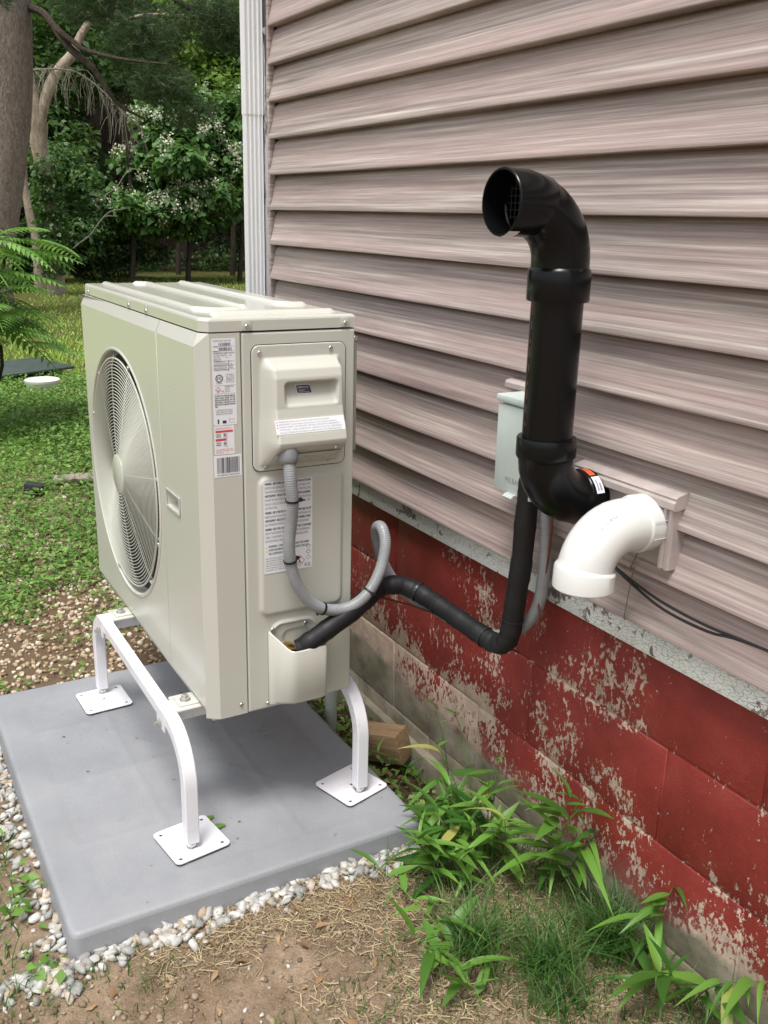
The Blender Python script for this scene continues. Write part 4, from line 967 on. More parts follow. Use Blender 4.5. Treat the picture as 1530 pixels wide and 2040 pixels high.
# bird screen inside, stickers
bm = bmesh.new()
for i in range(-3, 4):
    h = math.sqrt(.042**2-(i*.011)**2); bm_tube(bm, [(X+i*.011, -.235, 1.339-h), (X+i*.011, -.235, 1.339+h)], .0008, 6); bm_tube(bm, [(X-h, -.2352, 1.339+i*.011), (X+h, -.2352, 1.339+i*.011)], .0008, 6)
bmobj('screen', bm, M['darkhole'], bp)
def wrap_label(name, c, axis, r, a0, a1, l0, l1, mat, parent):
    """patch curved round a pipe: axis unit vector, angle range, length range"""
    ax = Vector(axis); n = Vector((1, 0, 0)) if abs(ax.x) < .5 else Vector((0, 1, 0)); b = ax.cross(n); v = []; m = 8
    for i in range(m+1):
        a = R_(a0+(a1-a0)*i/m); d = n*math.cos(a)+b*math.sin(a)
        for l in (l0, l1): v.append(Vector(c)+ax*l+d*r)
    return finish(name, pymesh(name, v, [(2*i, 2*i+1, 2*i+3, 2*i+2) for i in range(m)]), mat, parent, True)
wrap_label('sticker', (X, 0, 1.339), (0, -1, 0), .0533, -95, -55, .262, .284, M['sticker'], bp)
sk = wrap_label('sticker', (X, 0, .826), (0, -1, 0), .0522, 20, 58, .046, .064, M['sticker'], bp)
wrap_label('sticker', (X, 0, .826), (0, -1, 0), .0521, 62, 92, .050, .064, M['orange'], bp)
wrap_label('print', (X, 0, .826), (0, -1, 0), .0524, 26, 42, .050, .054, M['greyink'], bp); wrap_label('print', (X, 0, .826), (0, -1, 0), .0524, 26, 50, .057, .060, M['greyink'], bp)
for i_ in range(9): wrap_label('print', (X, YV, .968), (0, 0, 1), .0447, 255, 258.5, .024*i_, .024*i_+(.008, .014, .018)[i_ % 3], M['rustprint'], bp)
wp = thing('white_vent_elbow', (1.622, 0, .82), 'glossy white plastic vent elbow turned down towards the ground', 'vent pipe')
X = 1.622; ZW = .815
lathe_path('wall_stub', [(X, .03, ZW), (X, -.05, ZW)], [(0, PR), (.08, PR)], M['pvc'], wp)
wpth = [(X, -.022, ZW), (X, -.088, ZW)]+[(X, -.091-.075*math.sin(R_(a)), ZW-.075+.075*math.cos(R_(a))) for a in range(6, 91, 7)]+[(X, -.166, .716)]
_, L3 = lathe_path('elbow', wpth, [(0, PR), (0, .0490), (.002, .0505), (.041, .0508), (.043, .0495), (.045, .0475)]+[(.055+.0102*i, .0475) for i in range(12)]+[(.1725, .0478), (.1750, .0505), (.1785, .0525), (.2085, .0532), (.2105, .0520), (.2105, .0480), (.203, .0455), (.17, .0445)], M['pvc'], wp, 64, 30)
for dz in (-.015, .017): box('mould_seam', (X+.0501, -.063, ZW+dz), (X+.0512, -.026, ZW+dz+.0013), M['pvc'], wp)
k = Ink(); k.text('SCH 40 DWV PVC', 0, 0, .0062, .052)
def onback(u, v_):
    a = R_(20+u/.10*57.3*.75); q = Vector((X, -.091-.075*math.sin(a), ZW-.075+.075*math.cos(a))); out = Vector((0, -math.sin(a), math.cos(a)))
    th = R_(32)+v_/.048; d = out*math.cos(th)+Vector((1, 0, 0))*math.sin(th); return q+d*.0479
k.build('print', lambda u, v_: onback(u, v_), M['greyink'], wp)
# siding channel pieces framing the pipe opening
tc = thing('pipe_trim', (1.56, -.02, .87), 'wood-grain channel trim framing the two vent pipes on the siding', 'trim')
prism('channel', [(-.004, .856), (-.040, .852), (-.043, .855), (-.043, .866), (-.039, .870), (-.040, .874), (-.036, .877), (-.004, .884)], 0, 1.432, 1.690, M['taupe_trim'], tc)
prism('channel', [(1.664, -.004), (1.662, -.034), (1.664, -.039), (1.670, -.039), (1.672, -.035), (1.676, -.035), (1.678, -.039), (1.684, -.039), (1.686, -.034), (1.686, -.004)], 2, .745, .8515, M['taupe_trim'], tc)
prism('channel', [(1.432, -.004), (1.432, -.030), (1.436, -.034), (1.446, -.034), (1.449, -.030), (1.449, -.004)], 2, .80, .8515, M['taupe_trim'], tc)
box('opening', (1.45, -.0275, .745), (1.662, -.0265, .852), M['taupe_trim'], tc)
ts = thing('box_trim', (1.22, -.02, .99), 'short wood-grain channel trim above the grey electrical box', 'trim')
prism('channel', [(-.004, .984), (-.032, .980), (-.036, .984), (-.036, .994), (-.032, .999), (-.004, 1.003)], 0, 1.196, 1.34, M['taupe_trim'], ts)
# grey disconnect box
gb = thing('disconnect_box', (1.32, -.05, .8), 'pale grey-green electrical box on the siding behind the black pipe', 'electrical box')
box('box_body', (1.258, -.086, .798), (1.372, .002, .972), M['greybox'], gb, .003)
box('cover', (1.2555, -.094, .790), (1.3745, -.088, .9655), M['greybox'], gb, .0018)
box('hood', (1.252, -.098, .9695), (1.378, .002, .984), M['greybox'], gb, .003)
prism('hasp', [(-.092, .786), (-.104, .783), (-.106, .786), (-.100, .791), (-.092, .792)], 0, 1.302, 1.330, M['greybox'], gb)
k = Ink(); k.text('MILBANK', 1.292, .812, .0115, .062); k.build('embossed_name', lambda u, v_: (u, -.0943, v_), M['greyink'], gb)

# ------------------------------------------------------------------ odds and ends near the wall
stb = thing('conduit_stub', (.613, -.15, -.12), 'short pale grey plastic pipe standing in the soil behind the stand', 'pipe')
lathe_path('pipe', [(.625, -.145, -.16), (.640, -.150, .20)], [(0, .0155), (.0, .017), (.36, .017), (.36, .0001)], M['stub'], stb, 20)
wb = box('lumber_offcut', (-.075, -.03, -.045), (.075, .03, .045), M['lumber'], None, .003)
wb.location = (.795, -.075, -.055); wb.rotation_euler = (R_(8), R_(-12), R_(28)); tag(wb, 'brown offcut of lumber lying against the foundation behind the rear leg', 'lumber')
mt = box('rubber_mat', (-.30, -.42, -.012), (.30, .42, .012), M['mat'], None, .008)
mt.location = (-5.6, -.02, float(gz(-5.6, -.02))+.075); mt.rotation_euler = (R_(1), R_(1), R_(20)); tag(mt, 'dark green flat lid lying in the grass left of the heat pump', 'lid')
wc = thing('septic_cover', (-4.86, .10, -.05), 'round white plastic cover standing in the weeds in front of the dark lid', 'cover')
lathe_path('rim', [(-4.86, .10, float(gz(-4.86, .1))-.02), (-4.86, .10, .15)], [(0, .115), (.10, .128), (.105, .131), (.125, .131), (.128, .127), (.120, .122), (.121, .0001)], M['whitecap'], wc, 40)
sb = box('grey_board', (-.20, -.045, -.012), (.28, .045, .012), M['slate'], None, .004); sb.location = (-2.12, -.16, float(gz(-2.12, -.16))+.03); sb.rotation_euler = (R_(4), R_(-3), R_(70)); tag(sb, 'weathered grey board half hidden in the weeds behind the heat pump', 'board')
bx = box('dark_block', (-.045, -.03, -.03), (.045, .03, .03), M['darkhole'], None, .004); bx.location = (-2.03, -.47, float(gz(-2.03, -.47))+.03); bx.rotation_euler = (0, R_(8), R_(60)); tag(bx, 'small dark block lying in the weeds left of the heat pump', 'block')

# ------------------------------------------------------------------ stones
def stone_variant(seed, flat=.6, angular=True):
    rr = random.Random(seed); bm = bmesh.new()
    if angular:
        for _ in range(13):
            v = Vector((rr.gauss(0, 1), rr.gauss(0, 1), rr.gauss(0, 1))).normalized()*rr.uniform(.75, 1.05); bm.verts.new((v.x, v.y*.75, v.z*flat))
        r = bmesh.ops.convex_hull(bm, input=bm.verts); bmesh.ops.delete(bm, geom=[v for v in bm.verts if not v.link_faces], context='VERTS')
    else:
        bmesh.ops.create_icosphere(bm, subdivisions=1, radius=1)
        for v in bm.verts: v.co = Vector((v.co.x, v.co.y*.78, v.co.z*flat))*rr.uniform(.86, 1.1)
    bmesh.ops.triangulate(bm, faces=bm.faces); bm.verts.ensure_lookup_table(); bm.verts.index_update()
    V = np.array([v.co[:] for v in bm.verts]); F = np.array([[v.index for v in f.verts] for f in bm.faces]); bm.free(); return V, F
def rotm(n, tilt=.5):
    a = rng.uniform(0, 2*np.pi, n); b = rng.normal(0, tilt, n); c = rng.normal(0, tilt, n)
    ca, sa, cb_, sb_, cc, sc = np.cos(a), np.sin(a), np.cos(b), np.sin(b), np.cos(c), np.sin(c); o = np.zeros((n, 3, 3))
    Rz = np.stack([np.stack([ca, -sa, 0*a], -1), np.stack([sa, ca, 0*a], -1), np.stack([0*a, 0*a, 1+0*a], -1)], 1)
    Ry = np.stack([np.stack([cb_, 0*a, sb_], -1), np.stack([0*a, 1+0*a, 0*a], -1), np.stack([-sb_, 0*a, cb_], -1)], 1)
    Rx = np.stack([np.stack([1+0*a, 0*a, 0*a], -1), np.stack([0*a, cc, -sc], -1), np.stack([0*a, sc, cc], -1)], 1)
    return Rz @ Ry @ Rx
def joined(name, variants, P, sc, mat, tilt=.5, parent=None, R=None, smooth=False):
    n = len(P); R = rotm(n, tilt) if R is None else R; vs = []; fs = []; b = 0; which = np.arange(n) % len(variants)
    for k, (V, F) in enumerate(variants):
        m = which == k; c = m.sum()
        if not c: continue
        w = np.einsum('nij,vj->nvi', R[m], V)*sc[m][:, None, None]+P[m][:, None, :]; vs.append(w.reshape(-1, 3))
        fs.append((F[None]+(np.arange(c)*len(V))[:, None, None]+b).reshape(-1, F.shape[1])); b += c*len(V)
    me = npmesh(name, np.concatenate(vs), np.concatenate(fs)); o = finish(name, me, mat, parent, smooth); o['kind'] = 'stuff'; return o
angv = [stone_variant(i, random.uniform(.5, .8)) for i in range(10)]; rndv = [stone_variant(50+i, random.uniform(.45, .7), False) for i in range(6)]
# crushed gravel along the two visible pad sides
def strip_pts(n):
    P = []
    while len(P) < n:
        side = rng.random()
        if side < .45: y = rng.uniform(-1.13, -.22); d = abs(rng.normal(0, .026)); x = 1.213+d; 
        elif side < .9: x = rng.uniform(.0, 1.26); d = abs(rng.normal(0, .045)); y = -.990-d
        else: x = 1.21+abs(rng.normal(0, .04)); y = -.99-abs(rng.normal(0, .045))
        P.append((x, y))
    return np.array(P)
P = strip_pts(900); sc = rng.uniform(.005, .0185, len(P)); z = gz(P[:, 0], P[:, 1])+sc*.35
order = np.argsort(-sc); P3 = np.column_stack([P, z])
meshes = []
for V, F in angv:
    me = npmesh('gravel_stone', V, F); me.materials.append(M['gravel']); meshes.append(me)
for j, i in enumerate(order[:290]):
    o = bpy.data.objects.new('gravel_stone', meshes[j % len(meshes)]); C.objects.link(o); o.parent = ground
    o.location = P3[i]; s = sc[i]; o.scale = (s*random.uniform(1, 1.3), s, s*random.uniform(.8, 1.1)); o.rotation_euler = (random.gauss(0, .4), random.gauss(0, .4), random.uniform(0, 6.28))
joined('gravel', angv, P3[order[290:]], sc[order[290:]], M['gravel'])
# scattered strays on the dirt
n = 90; P = np.column_stack([rng.uniform(1.25, 1.7, n), rng.uniform(-1.2, -.2, n)]); sc = rng.uniform(.003, .008, n); joined('stray_gravel', angv, np.column_stack([P, gz(P[:, 0], P[:, 1])+sc*.3]), sc, M['gravel'])
# tan pebbles beyond the pad and among the weeds
n = 9000; P = np.column_stack([rng.uniform(-1.75, .16, n), rng.uniform(-1.6, .1, n)]); keep = ((P[:, 0] > -.75) | (fbm(P[:, 0]*3, P[:, 1]*3, 3, 3) > .52)) & ~((P[:, 0] > -.1) & (P[:, 1] > -.02))
P = P[keep]; sc = rng.uniform(.004, .0135, len(P)); joined('pebbles', rndv, np.column_stack([P, gz(P[:, 0], P[:, 1])+sc*.25]), sc, M['pebble'], smooth=True)
n = 1500; P = np.column_stack([rng.uniform(-5.4, -1.7, n), rng.uniform(-1.2, 1.2, n)]); sc = rng.uniform(.006, .02, n); joined('pebbles', rndv, np.column_stack([P, gz(P[:, 0], P[:, 1])+sc*.2]), sc, M['pebble'], smooth=True)
n = 1400; P = np.column_stack([rng.normal(-4.6, .5, n), rng.normal(.62, .22, n)]); sc = rng.uniform(.010, .026, n); joined('bark_chips', angv, np.column_stack([P, gz(P[:, 0], P[:, 1])+.01]), sc, M['pebble'])
# crumbs of soil
n = 9000; P = np.column_stack([rng.uniform(1.2, 2.2, n), rng.uniform(-1.5, .0, n)]); sc = .0012+.009*rng.random(n)**4
cr = joined('soil_crumbs', rndv[:3], np.column_stack([P, gz(P[:, 0], P[:, 1])+sc*.2]), sc, M['crumb'])

# ------------------------------------------------------------------ leaf shapes
def leaf_shape(L=1, W=.35, fold=.12, droop=.25, n=4):
    """pointed leaf along +x: mid rib plus two edges"""
    V = []; F = []
    for i in range(n+1):
        t = i/n; w = W/2*math.sin(math.pi*min(1, t*.96+.04)**.75)*(1 if 0 < i < n else .08); z = -droop*t*t*L+.12*L*t
        V += [(t*L, -w, z+fold*w*2), (t*L, 0, z), (t*L, w, z+fold*w*2)]
    for i in range(n):
        a = 3*i; F += [(a, a+3, a+4, a+1), (a+1, a+4, a+5, a+2)]
    return np.array(V), np.array(F)
def rhomb(w=.55): return np.array([(0, 0, 0), (.5, -w/2, .06), (1, 0, -.05), (.5, w/2, .06)]), np.array([(0, 1, 2, 3)])
def blades(P, h, w, lean, mat, name, parent=None, spread=None, seg=3, kind='stuff'):
    n = len(P); a = rng.uniform(0, 2*np.pi, n); d = np.column_stack([np.cos(a), np.sin(a), 0*a]); ba = a+np.pi/2+rng.normal(0, .5, n); s = np.column_stack([np.cos(ba), np.sin(ba), 0*ba])
    l = rng.uniform(.3, 1, n)*lean; vs = []
    if spread is not None: d = spread
    for i in range(seg):
        t = i/seg; c = P+d*(l*h*t*t*1.1)[:, None]+np.array([0, 0, 1])*(h*(t-.35*l*t*t))[:, None]; ww = (w*(1-t*.55)/2)[:, None]*s
        vs += [c-ww, c+ww]
    tip = P+d*(l*h*1.1)[:, None]+np.array([0, 0, 1])*(h*(1-.35*l))[:, None]; vs += [tip-(w*.06)[:, None]*s, tip+(w*.06)[:, None]*s]
    k = 2*(seg+1); V = np.stack(vs, 1).reshape(-1, 3); b = (np.arange(n)*k)[:, None, None]; F = np.array([(2*i, 2*i+1, 2*i+3, 2*i+2) for i in range(seg)])[None]+b
    o = finish(name, npmesh(name, V, F.reshape(-1, 4)), mat, parent)
    if kind: o['kind'] = kind
    return o
# weeds and clover between the pebbles and the lawn
def dens(x, y): return fbm(x*1.6, y*1.6, 4, 41)
n = 95000; x = rng.uniform(-5.3, -.15, n); y = rng.uniform(-1.9, 1.5, n); u = rng.random(n)
keep = (u < smooth01((dens(x, y)-.36+np.clip((-x-.55)*.28, -.16, .26))/.14)) & ~((x > -.15) & (y > -.05)); x, y = x[keep], y[keep]
h = rng.uniform(.0, 1, len(x))**1.6*(.05+.03*smooth01((-x-2)/2)); sz = rng.uniform(.014, .034, len(x))*(1+.25*smooth01((-x-2)/2))
wl_ = [leaf_shape(1, .62, .1, .3, 2), leaf_shape(1, .45, .15, .5, 2), leaf_shape(1, .8, .05, .2, 2)]
joined('weeds', wl_, np.column_stack([x, y, gz(x, y)+h+.004]), sz, M['leaf_weed'], .38)
cx_ = rng.uniform(-1.2, .08, 40); cy_ = rng.uniform(-1.3, -.25, 40); x = np.repeat(cx_, 14)+rng.normal(0, .03, 560); y = np.repeat(cy_, 14)+rng.normal(0, .03, 560); kp = ~((x > .12) & (y > -1.0)); x, y = x[kp], y[kp]
joined('weeds', wl_, np.column_stack([x, y, gz(x, y)+rng.uniform(.008, .035, len(x))]), rng.uniform(.014, .03, len(x)), M['leaf_weed'], .38)
cx_ = rng.uniform(.35, 1.25, 9); cy_ = rng.uniform(-1.16, -1.03, 9); x = np.repeat(cx_, 16)+rng.normal(0, .03, 144); y = np.minimum(np.repeat(cy_, 16)+rng.normal(0, .02, 144), -1.0)
joined('weeds', wl_, np.column_stack([x, y, gz(x, y)+rng.uniform(.01, .04, 144)]), rng.uniform(.014, .034, 144), M['leaf_weed'], .38)
n = 5200; x = rng.uniform(-5.3, -.5, n); y = rng.uniform(-1.9, 1.4, n); blades(np.column_stack([x, y, gz(x, y)]), rng.uniform(.03, .09, n), rng.uniform(.003, .006, n), .8, M['blade'], 'weed_grass')
# lawn
n = 60000; x = -5.2-rng.random(n)**1.7*13.6; y = rng.uniform(-2.5, 8, n)*(.4+.6*np.clip((-x-5)/8, 0, 1))+.3; kp = (x > -7.6) | (fbm(x*.8, y*.8, 3, 6) > .33); x, y = x[kp], y[kp]; n = len(x)
blades(np.column_stack([x, y, gz(x, y)]), rng.uniform(.02, .055, n), rng.uniform(.008, .016, n), .9, M['lawnblade'], 'lawn_grass', seg=1)
# dry straw, dead leaves and thin grass on the dirt in front
n = 40000; x = rng.uniform(1.22, 2.2, n); y = rng.uniform(-1.4, .01, n); keep = rng.random(n) < smooth01((fbm(x*4, y*4, 3, 8)-.42+.16*smooth01((y+.75)/.4))/.22); x, y = x[keep], y[keep]; n = len(x)
a = rng.uniform(0, 6.28, n); L = rng.uniform(.006, .038, n); c = rng.normal(0, .10, n)*L; w = rng.uniform(.0004, .0016, n)*(1+(rng.random(n) < .06)*1.6); z = gz(x, y)+rng.uniform(.0005, .007, n)
d = np.column_stack([np.cos(a), np.sin(a), rng.normal(0, .16, n)]); s = np.column_stack([-np.sin(a), np.cos(a), 0*a]); P0 = np.column_stack([x, y, z]); vs = []
for t in (-.5, -.15, .2, .5):
    q = P0+d*(L*t)[:, None]+s*(c*(t*t*4-.5))[:, None]+np.array([0, 0, 1])*(np.abs(t)*0-.0)*1; vs += [q-s*(w/2)[:, None], q+s*(w/2)[:, None]+np.array([0, 0, .0006])]
V = np.stack(vs, 1).reshape(-1, 3); F = (np.array([(0, 1, 3, 2), (2, 3, 5, 4), (4, 5, 7, 6)])[None]+(np.arange(n)*8)[:, None, None]).reshape(-1, 4)
o = finish('dry_straw', npmesh('dry_straw', V, F), M['straw']); o['kind'] = 'stuff'
n = 420; P = np.column_stack([rng.uniform(.4, 2.1, n), rng.uniform(-.32, .0, n)]); k_ = P[:, 0] > 1.22; P[k_, 1] = rng.uniform(-1.3, 0, k_.sum())
joined('dead_leaves', [leaf_shape(1, .5, .3, .4, 3), leaf_shape(1, .7, -.2, .5, 3)], np.column_stack([P, gz(P[:, 0], P[:, 1])+.006]), rng.uniform(.008, .034, n), M['deadleaf'], .3)
n = 5200; x = rng.uniform(1.24, 2.2, n); y = -1.35*rng.random(n)**1.8; keep = rng.random(n) < smooth01((fbm(x*3, y*3, 3, 88)-.40+.28*smooth01((y+.5)/.3))/.2); x, y = x[keep], y[keep]; n = len(x)
blades(np.column_stack([x, y, gz(x, y)]), rng.uniform(.012, .05, n)*(1+1.2*(y > -.34)*rng.random(n)), rng.uniform(.0012, .0030, n), .95, M['blade'], 'thin_grass')
n = 500; x = rng.uniform(.3, 1.25, n); y = rng.uniform(-.19, -.0, n); joined('shade_weeds', wl_, np.column_stack([x, y, gz(x, y)+rng.uniform(.005, .045, n)]), rng.uniform(.012, .03, n), M['leaf_weed'], .4)
n = 380; x = rng.uniform(.4, 1.3, n); y = np.concatenate([rng.uniform(-1.25, -1.03, n//2), rng.uniform(-1.2, -1.05, n-n//2)]); blades(np.column_stack([x, y, gz(x, y)]), rng.uniform(.02, .07, n), rng.uniform(.002, .005, n), 1, M['blade'], 'edge_grass')
# specks lying on the pad
n = 240; P = np.column_stack([rng.uniform(.3, 1.19, n), rng.uniform(-.9, -.22, n), np.full(n, .0012)]); joined('pad_debris', [rhomb(.3), rhomb(.6)], P, .0015+.009*rng.random(n)**3, M['deadleaf'], .05)
lf = bpy.data.objects.new('fallen_leaf', None)
V, F = leaf_shape(1, .6, .05, .05, 4)
for i, (px, py, s, a) in enumerate(((1.012, -.665, .030, 100), (1.045, -.655, .032, 80))):
    o = finish('fallen_leaf', npmesh('fallen_leaf', V*s, F), M['leaf_weed']); o.location = (px-.03, py+.02, .002); o.rotation_euler = (0, 0, R_(a)); tag(o, ('green leaf lying on the pad behind the front right leg, the farther of the two', 'green leaf lying on the pad behind the front right leg, the nearer of the two')[i], 'leaf')

# ------------------------------------------------------------------ broad-leaved grass plants by the wall
LV = []
for i, (W, fo, dr) in enumerate([(.22, .16, .22), (.17, .22, .4), (.24, .10, .12), (.15, .26, .6), (.20, .18, .05), (.13, .3, .9)]):
    V, F = leaf_shape(1, W, fo, dr, 9); me = npmesh('leaf', V, F); me.materials.append(M['stilt']); me.shade_smooth(); LV.append(me)
def stiltplant(x, y, h, nl, lean, label, seed, Ls=(.065, .115), group=None):
    rr = random.Random(seed); z = float(gz(x, y)); r = thing('broadleaf_grass', (x, y, z), label, 'grass plant', group); la = R_(lean[0]); ll = lean[1]
    nl = int(nl*2.0); ns = max(1, nl//7)
    for s in range(ns):
        a0 = la+rr.uniform(-.7, .7)*(1 if ns > 1 else .2); hh = h*rr.uniform(.75, 1.05); l2 = ll*rr.uniform(.6, 1.3); o0 = Vector((x+rr.uniform(-.012, .012)*ns, y+rr.uniform(-.012, .012)*ns, z))
        pts = [o0+Vector((math.cos(a0)*l2*hh*t*t, math.sin(a0)*l2*hh*t*t, hh*(t-.25*min(1.6, l2)*t*t))) for t in np.linspace(0, 1, 8)]
        tube('stem', pts, [.0016*(1-.5*t) for t in np.linspace(0, 1, 8)], M['stilt'], r, 6)
        m = max(3, nl//ns); ang = rr.uniform(0, 6.28)
        for i in range(m):
            t = .22+.78*(i+.5)/m; q = pts[min(7, int(t*7))].lerp(pts[min(7, int(t*7)+1)], t*7-int(t*7)); ang += 2.4+rr.uniform(-.5, .5)
            L = rr.uniform(*Ls)*(.75+.5*math.sin(t*3))*rr.choice((.55, .8, 1, 1.1, 1.2)); el = rr.uniform(.05, .75)+(.35 if i == m-1 else 0)
            if q.y+math.sin(ang)*L > -.01: ang = -ang
            o = bpy.data.objects.new('leaf', rr.choice(LV)); C.objects.link(o); o.parent = r; o.location = q-r.location; o.rotation_euler = (rr.uniform(-.4, .4), -el, ang); o.scale = (L, L, L)
    return r
SP = [(1.262, -.165, .19, 12, (200, .3), 'bright broad-leaved grass plant at the near right corner of the pad'),
      (1.30, -.105, .24, 12, (120, .2), 'broad-leaved grass clump against the foundation just past the pad corner'),
      (1.33, -.20, .17, 12, (250, .5), 'low yellow-green broad-leaved plant leaning over the gravel beside the pad'),
      (1.19, -.06, .26, 6, (180, .5), 'tall broad-leaved shoot between the pad and the foundation'),
      (1.40, -.12, .20, 12, (300, .3), 'broad-leaved grass plant in the middle of the clump by the wall'),
      (1.44, -.055, .27, 12, (20, .25), 'tallest broad-leaved grass plant in front of the red wall'),
      (1.50, -.045, .17, 6, (60, .6), 'broad-leaved plant with one long blade resting on the foundation'),
      (1.37, -.24, .13, 12, (220, .6), 'small broad-leaved seedling in front of the clump on the dirt'),
      (1.56, -.33, .10, 6, (195, 2.2), 'sprawling broad-leaved runner lying out over the dirt to the left'),
      (1.68, -.36, .10, 6, (200, 2.0), 'sprawling broad-leaved runner at the bottom edge with a broad blade'),
      (1.80, -.075, .17, 6, (330, .5), 'broad-leaved plant at the lower right with a wide folded leaf'),
      (1.86, -.03, .22, 6, (20, .6), 'thin broad-leaved shoot crossing the red wall at the right edge'),
      (1.75, -.05, .20, 6, (100, .3), 'upright broad-leaved shoot between the grass tufts and the lower right corner')]
for i, (x, y, h, nl, le, lb) in enumerate(SP): stiltplant(x, y, h, nl, le, lb, 100+i)
for i, (x, y, n, h, lb) in enumerate([(1.655, -.20, 230, .15, 'dark fine grass tuft in the middle, between the sprawling runner and the wall tuft'), (1.665, -.055, 280, .16, 'dark green tuft of fine grass against the grey base of the wall'), (1.56, -.30, 180, .16, 'loose dark grass tuft beside the sprawling runner, farthest left'), (1.735, -.24, 130, .09, 'short pale grass tuft nearest the bottom of the photo')]):
    z = float(gz(x, y)); r = thing('grass_tuft', (x, y, z), lb, 'grass tuft'); P = np.column_stack([x+rng.normal(0, .030, n)*(1+.5*np.sin(np.arange(n))), np.minimum(y+rng.normal(0, .026, n), -.015), np.full(n, z-.003)])
    blades(P, rng.uniform(.4, 1, n)*h, rng.uniform(.0018, .0046, n), 1.0, M['blade'], 'blades', r, seg=5)
# thin tall stalks against the foundation
for i, (x, y, h, le, lb) in enumerate([(1.06, -.03, .36, (200, .35), 'thin tall grass stalk rising against the foundation left of the clump'), (1.17, -.025, .30, (170, .5), 'thin arching grass stalk in front of the bare block'), (.98, -.05, .22, (250, .7), 'thin dry stalk arching over the soil behind the pad corner')]):
    stiltplant(x, y, h, 3, le, lb, 300+i, (.03, .05))

# ------------------------------------------------------------------ sumac shrub at the left edge
sm = thing('sumac_shrub', (-3.6, -.45, -.05), 'bright green shrub with feathery compound leaves at the left edge', 'shrub')
slv = []
for i in range(3):
    V, F = leaf_shape(1, .27, .15, .3, 3); slv.append((V, F))
def frond(base, az, el, L, droop):
    V0 = []; pts = [Vector(base)+Vector((math.cos(az)*math.cos(el)*L*t, math.sin(az)*math.cos(el)*L*t, math.sin(el)*L*t-droop*L*t*t)) for t in np.linspace(0, 1, 17)]
    return pts
rr = random.Random(9)
for i in range(64):
    zb = rr.uniform(.5, 1.15); b = Vector((-3.6+rr.gauss(0, .16), -.48+rr.gauss(0, .13), zb)); az = rr.uniform(-.9, 2.3) if i % 4 else rr.uniform(0, 6.28); L = rr.uniform(.40, .62); pts = frond(b, az, rr.uniform(.05, .6), L, rr.uniform(.3, .6))
    q = bmesh.new(); bm_tube(q, pts, .0035, 5); 
    me0 = bpy.data.meshes.new('f'); q.to_mesh(me0); q.free()
    vs = [v.co[:] for v in me0.vertices]; fs = [tuple(p.vertices) for p in me0.polygons]; bpy.data.meshes.remove(me0)
    for k in range(2, 17):
        t = (pts[k]-pts[k-1]).normalized()
        for sg in ((1, -1) if k < 16 else (0,)):
            ll = L*.24*math.sin(math.pi*(k/16*.8+.15)); side = Vector((-t.y, t.x, 0)).normalized()*sg; d = (side*1.0+t*(.45 if sg else 1)).normalized(); d = (d+Vector((0, 0, -.08))).normalized(); sdv = d.cross(Vector((0, 0, 1))).normalized(); upv = sdv.cross(d)
            b0 = len(vs); V, F = slv[0]
            vs += [tuple(pts[k]+(d*p[0]+sdv*p[1]+upv*p[2])*ll) for p in V]; fs += [tuple(int(b0+j) for j in f) for f in F]
    finish('frond', pymesh('frond', vs, fs), M['sumac'], sm, False)
for i in range(5):
    tube('stem', catmull([(-3.62+rr.gauss(0, .05), -.5+rr.gauss(0, .05), -.06), (-3.6+rr.gauss(0, .12), -.5+rr.gauss(0, .1), .5), (-3.6+rr.gauss(0, .2), -.5+rr.gauss(0, .15), 1.1)], 5), .011, M['darkbark'], sm, 8)

# ------------------------------------------------------------------ trees
def trunk(name, pts, rad, mat, parent, seg=20, rough=.06, seed=0):
    path = catmull(pts, 10); n = len(path); rr = np.interp(np.linspace(0, 1, n), np.linspace(0, 1, len(rad)), rad)
    bm = bmesh.new(); bm_tube(bm, path, list(rr), seg)
    for v in bm.verts:
        k = vnoise(np.array([v.co.x*9+v.co.y*7+seed]), np.array([v.co.z*2.5]), seed)[0]-.5; c = min(path, key=lambda p: (p-v.co).length_squared) if n < 60 else v.co
        d = (v.co-c); v.co = c+d*(1+rough*2*k)
    return bmobj(name, bm, mat, parent, True, 80)
pine = thing('pine_tree', (-11.2, .1, -.1), 'large pine tree with reddish bark and sweeping dark branches at the left edge', 'tree')
trunk('trunk', [(-11.15, .42, -.3), (-11.12, .52, .6), (-11.08, .72, 1.5), (-11.05, .93, 2.6), (-11.0, 1.02, 3.8), (-10.95, 1.05, 6), (-10.9, 1.0, 10)], [.50, .40, .40, .40, .39, .36, .28], M['bark'], pine, 40, .05, 3)
def branch(parent, pts, r0, r1, mat=None, seg=8): 
    p = catmull(pts, 6); return tube('branch', p, list(np.linspace(r0, r1, len(p))), mat or M['darkbark'], parent, seg)
B = [[(-11.0, 1.3, 3.75), (-10.5, 1.45, 3.6), (-10.16, 1.51, 3.4), (-9.7, 1.6, 3.2), (-9.41, 1.67, 3.08), (-8.83, 1.92, 2.94), (-8.6, 2.4, 2.9)],
     [(-10.16, 1.51, 3.4), (-9.9, 1.60, 3.16), (-9.5, 1.75, 2.92), (-9.3, 1.85, 2.70), (-9.24, 1.98, 2.5), (-9.1, 2.25, 2.35)],
     [(-10.95, 1.2, 4.4), (-10.2, 1.9, 4.2), (-9.4, 2.6, 3.8), (-9.0, 3.2, 3.35), (-8.9, 3.6, 3.0)],
     [(-10.95, 1.2, 4.9), (-10.4, 2.2, 4.8), (-9.6, 3.0, 4.3), (-9.1, 3.9, 3.7), (-9, 4.3, 3.3)],
     [(-10.95, .8, 4.0), (-10.2, .7, 3.9), (-9.8, .9, 3.8)]]
for i, b in enumerate(B): branch(pine, b, .055 if i < 2 else .06, .012)
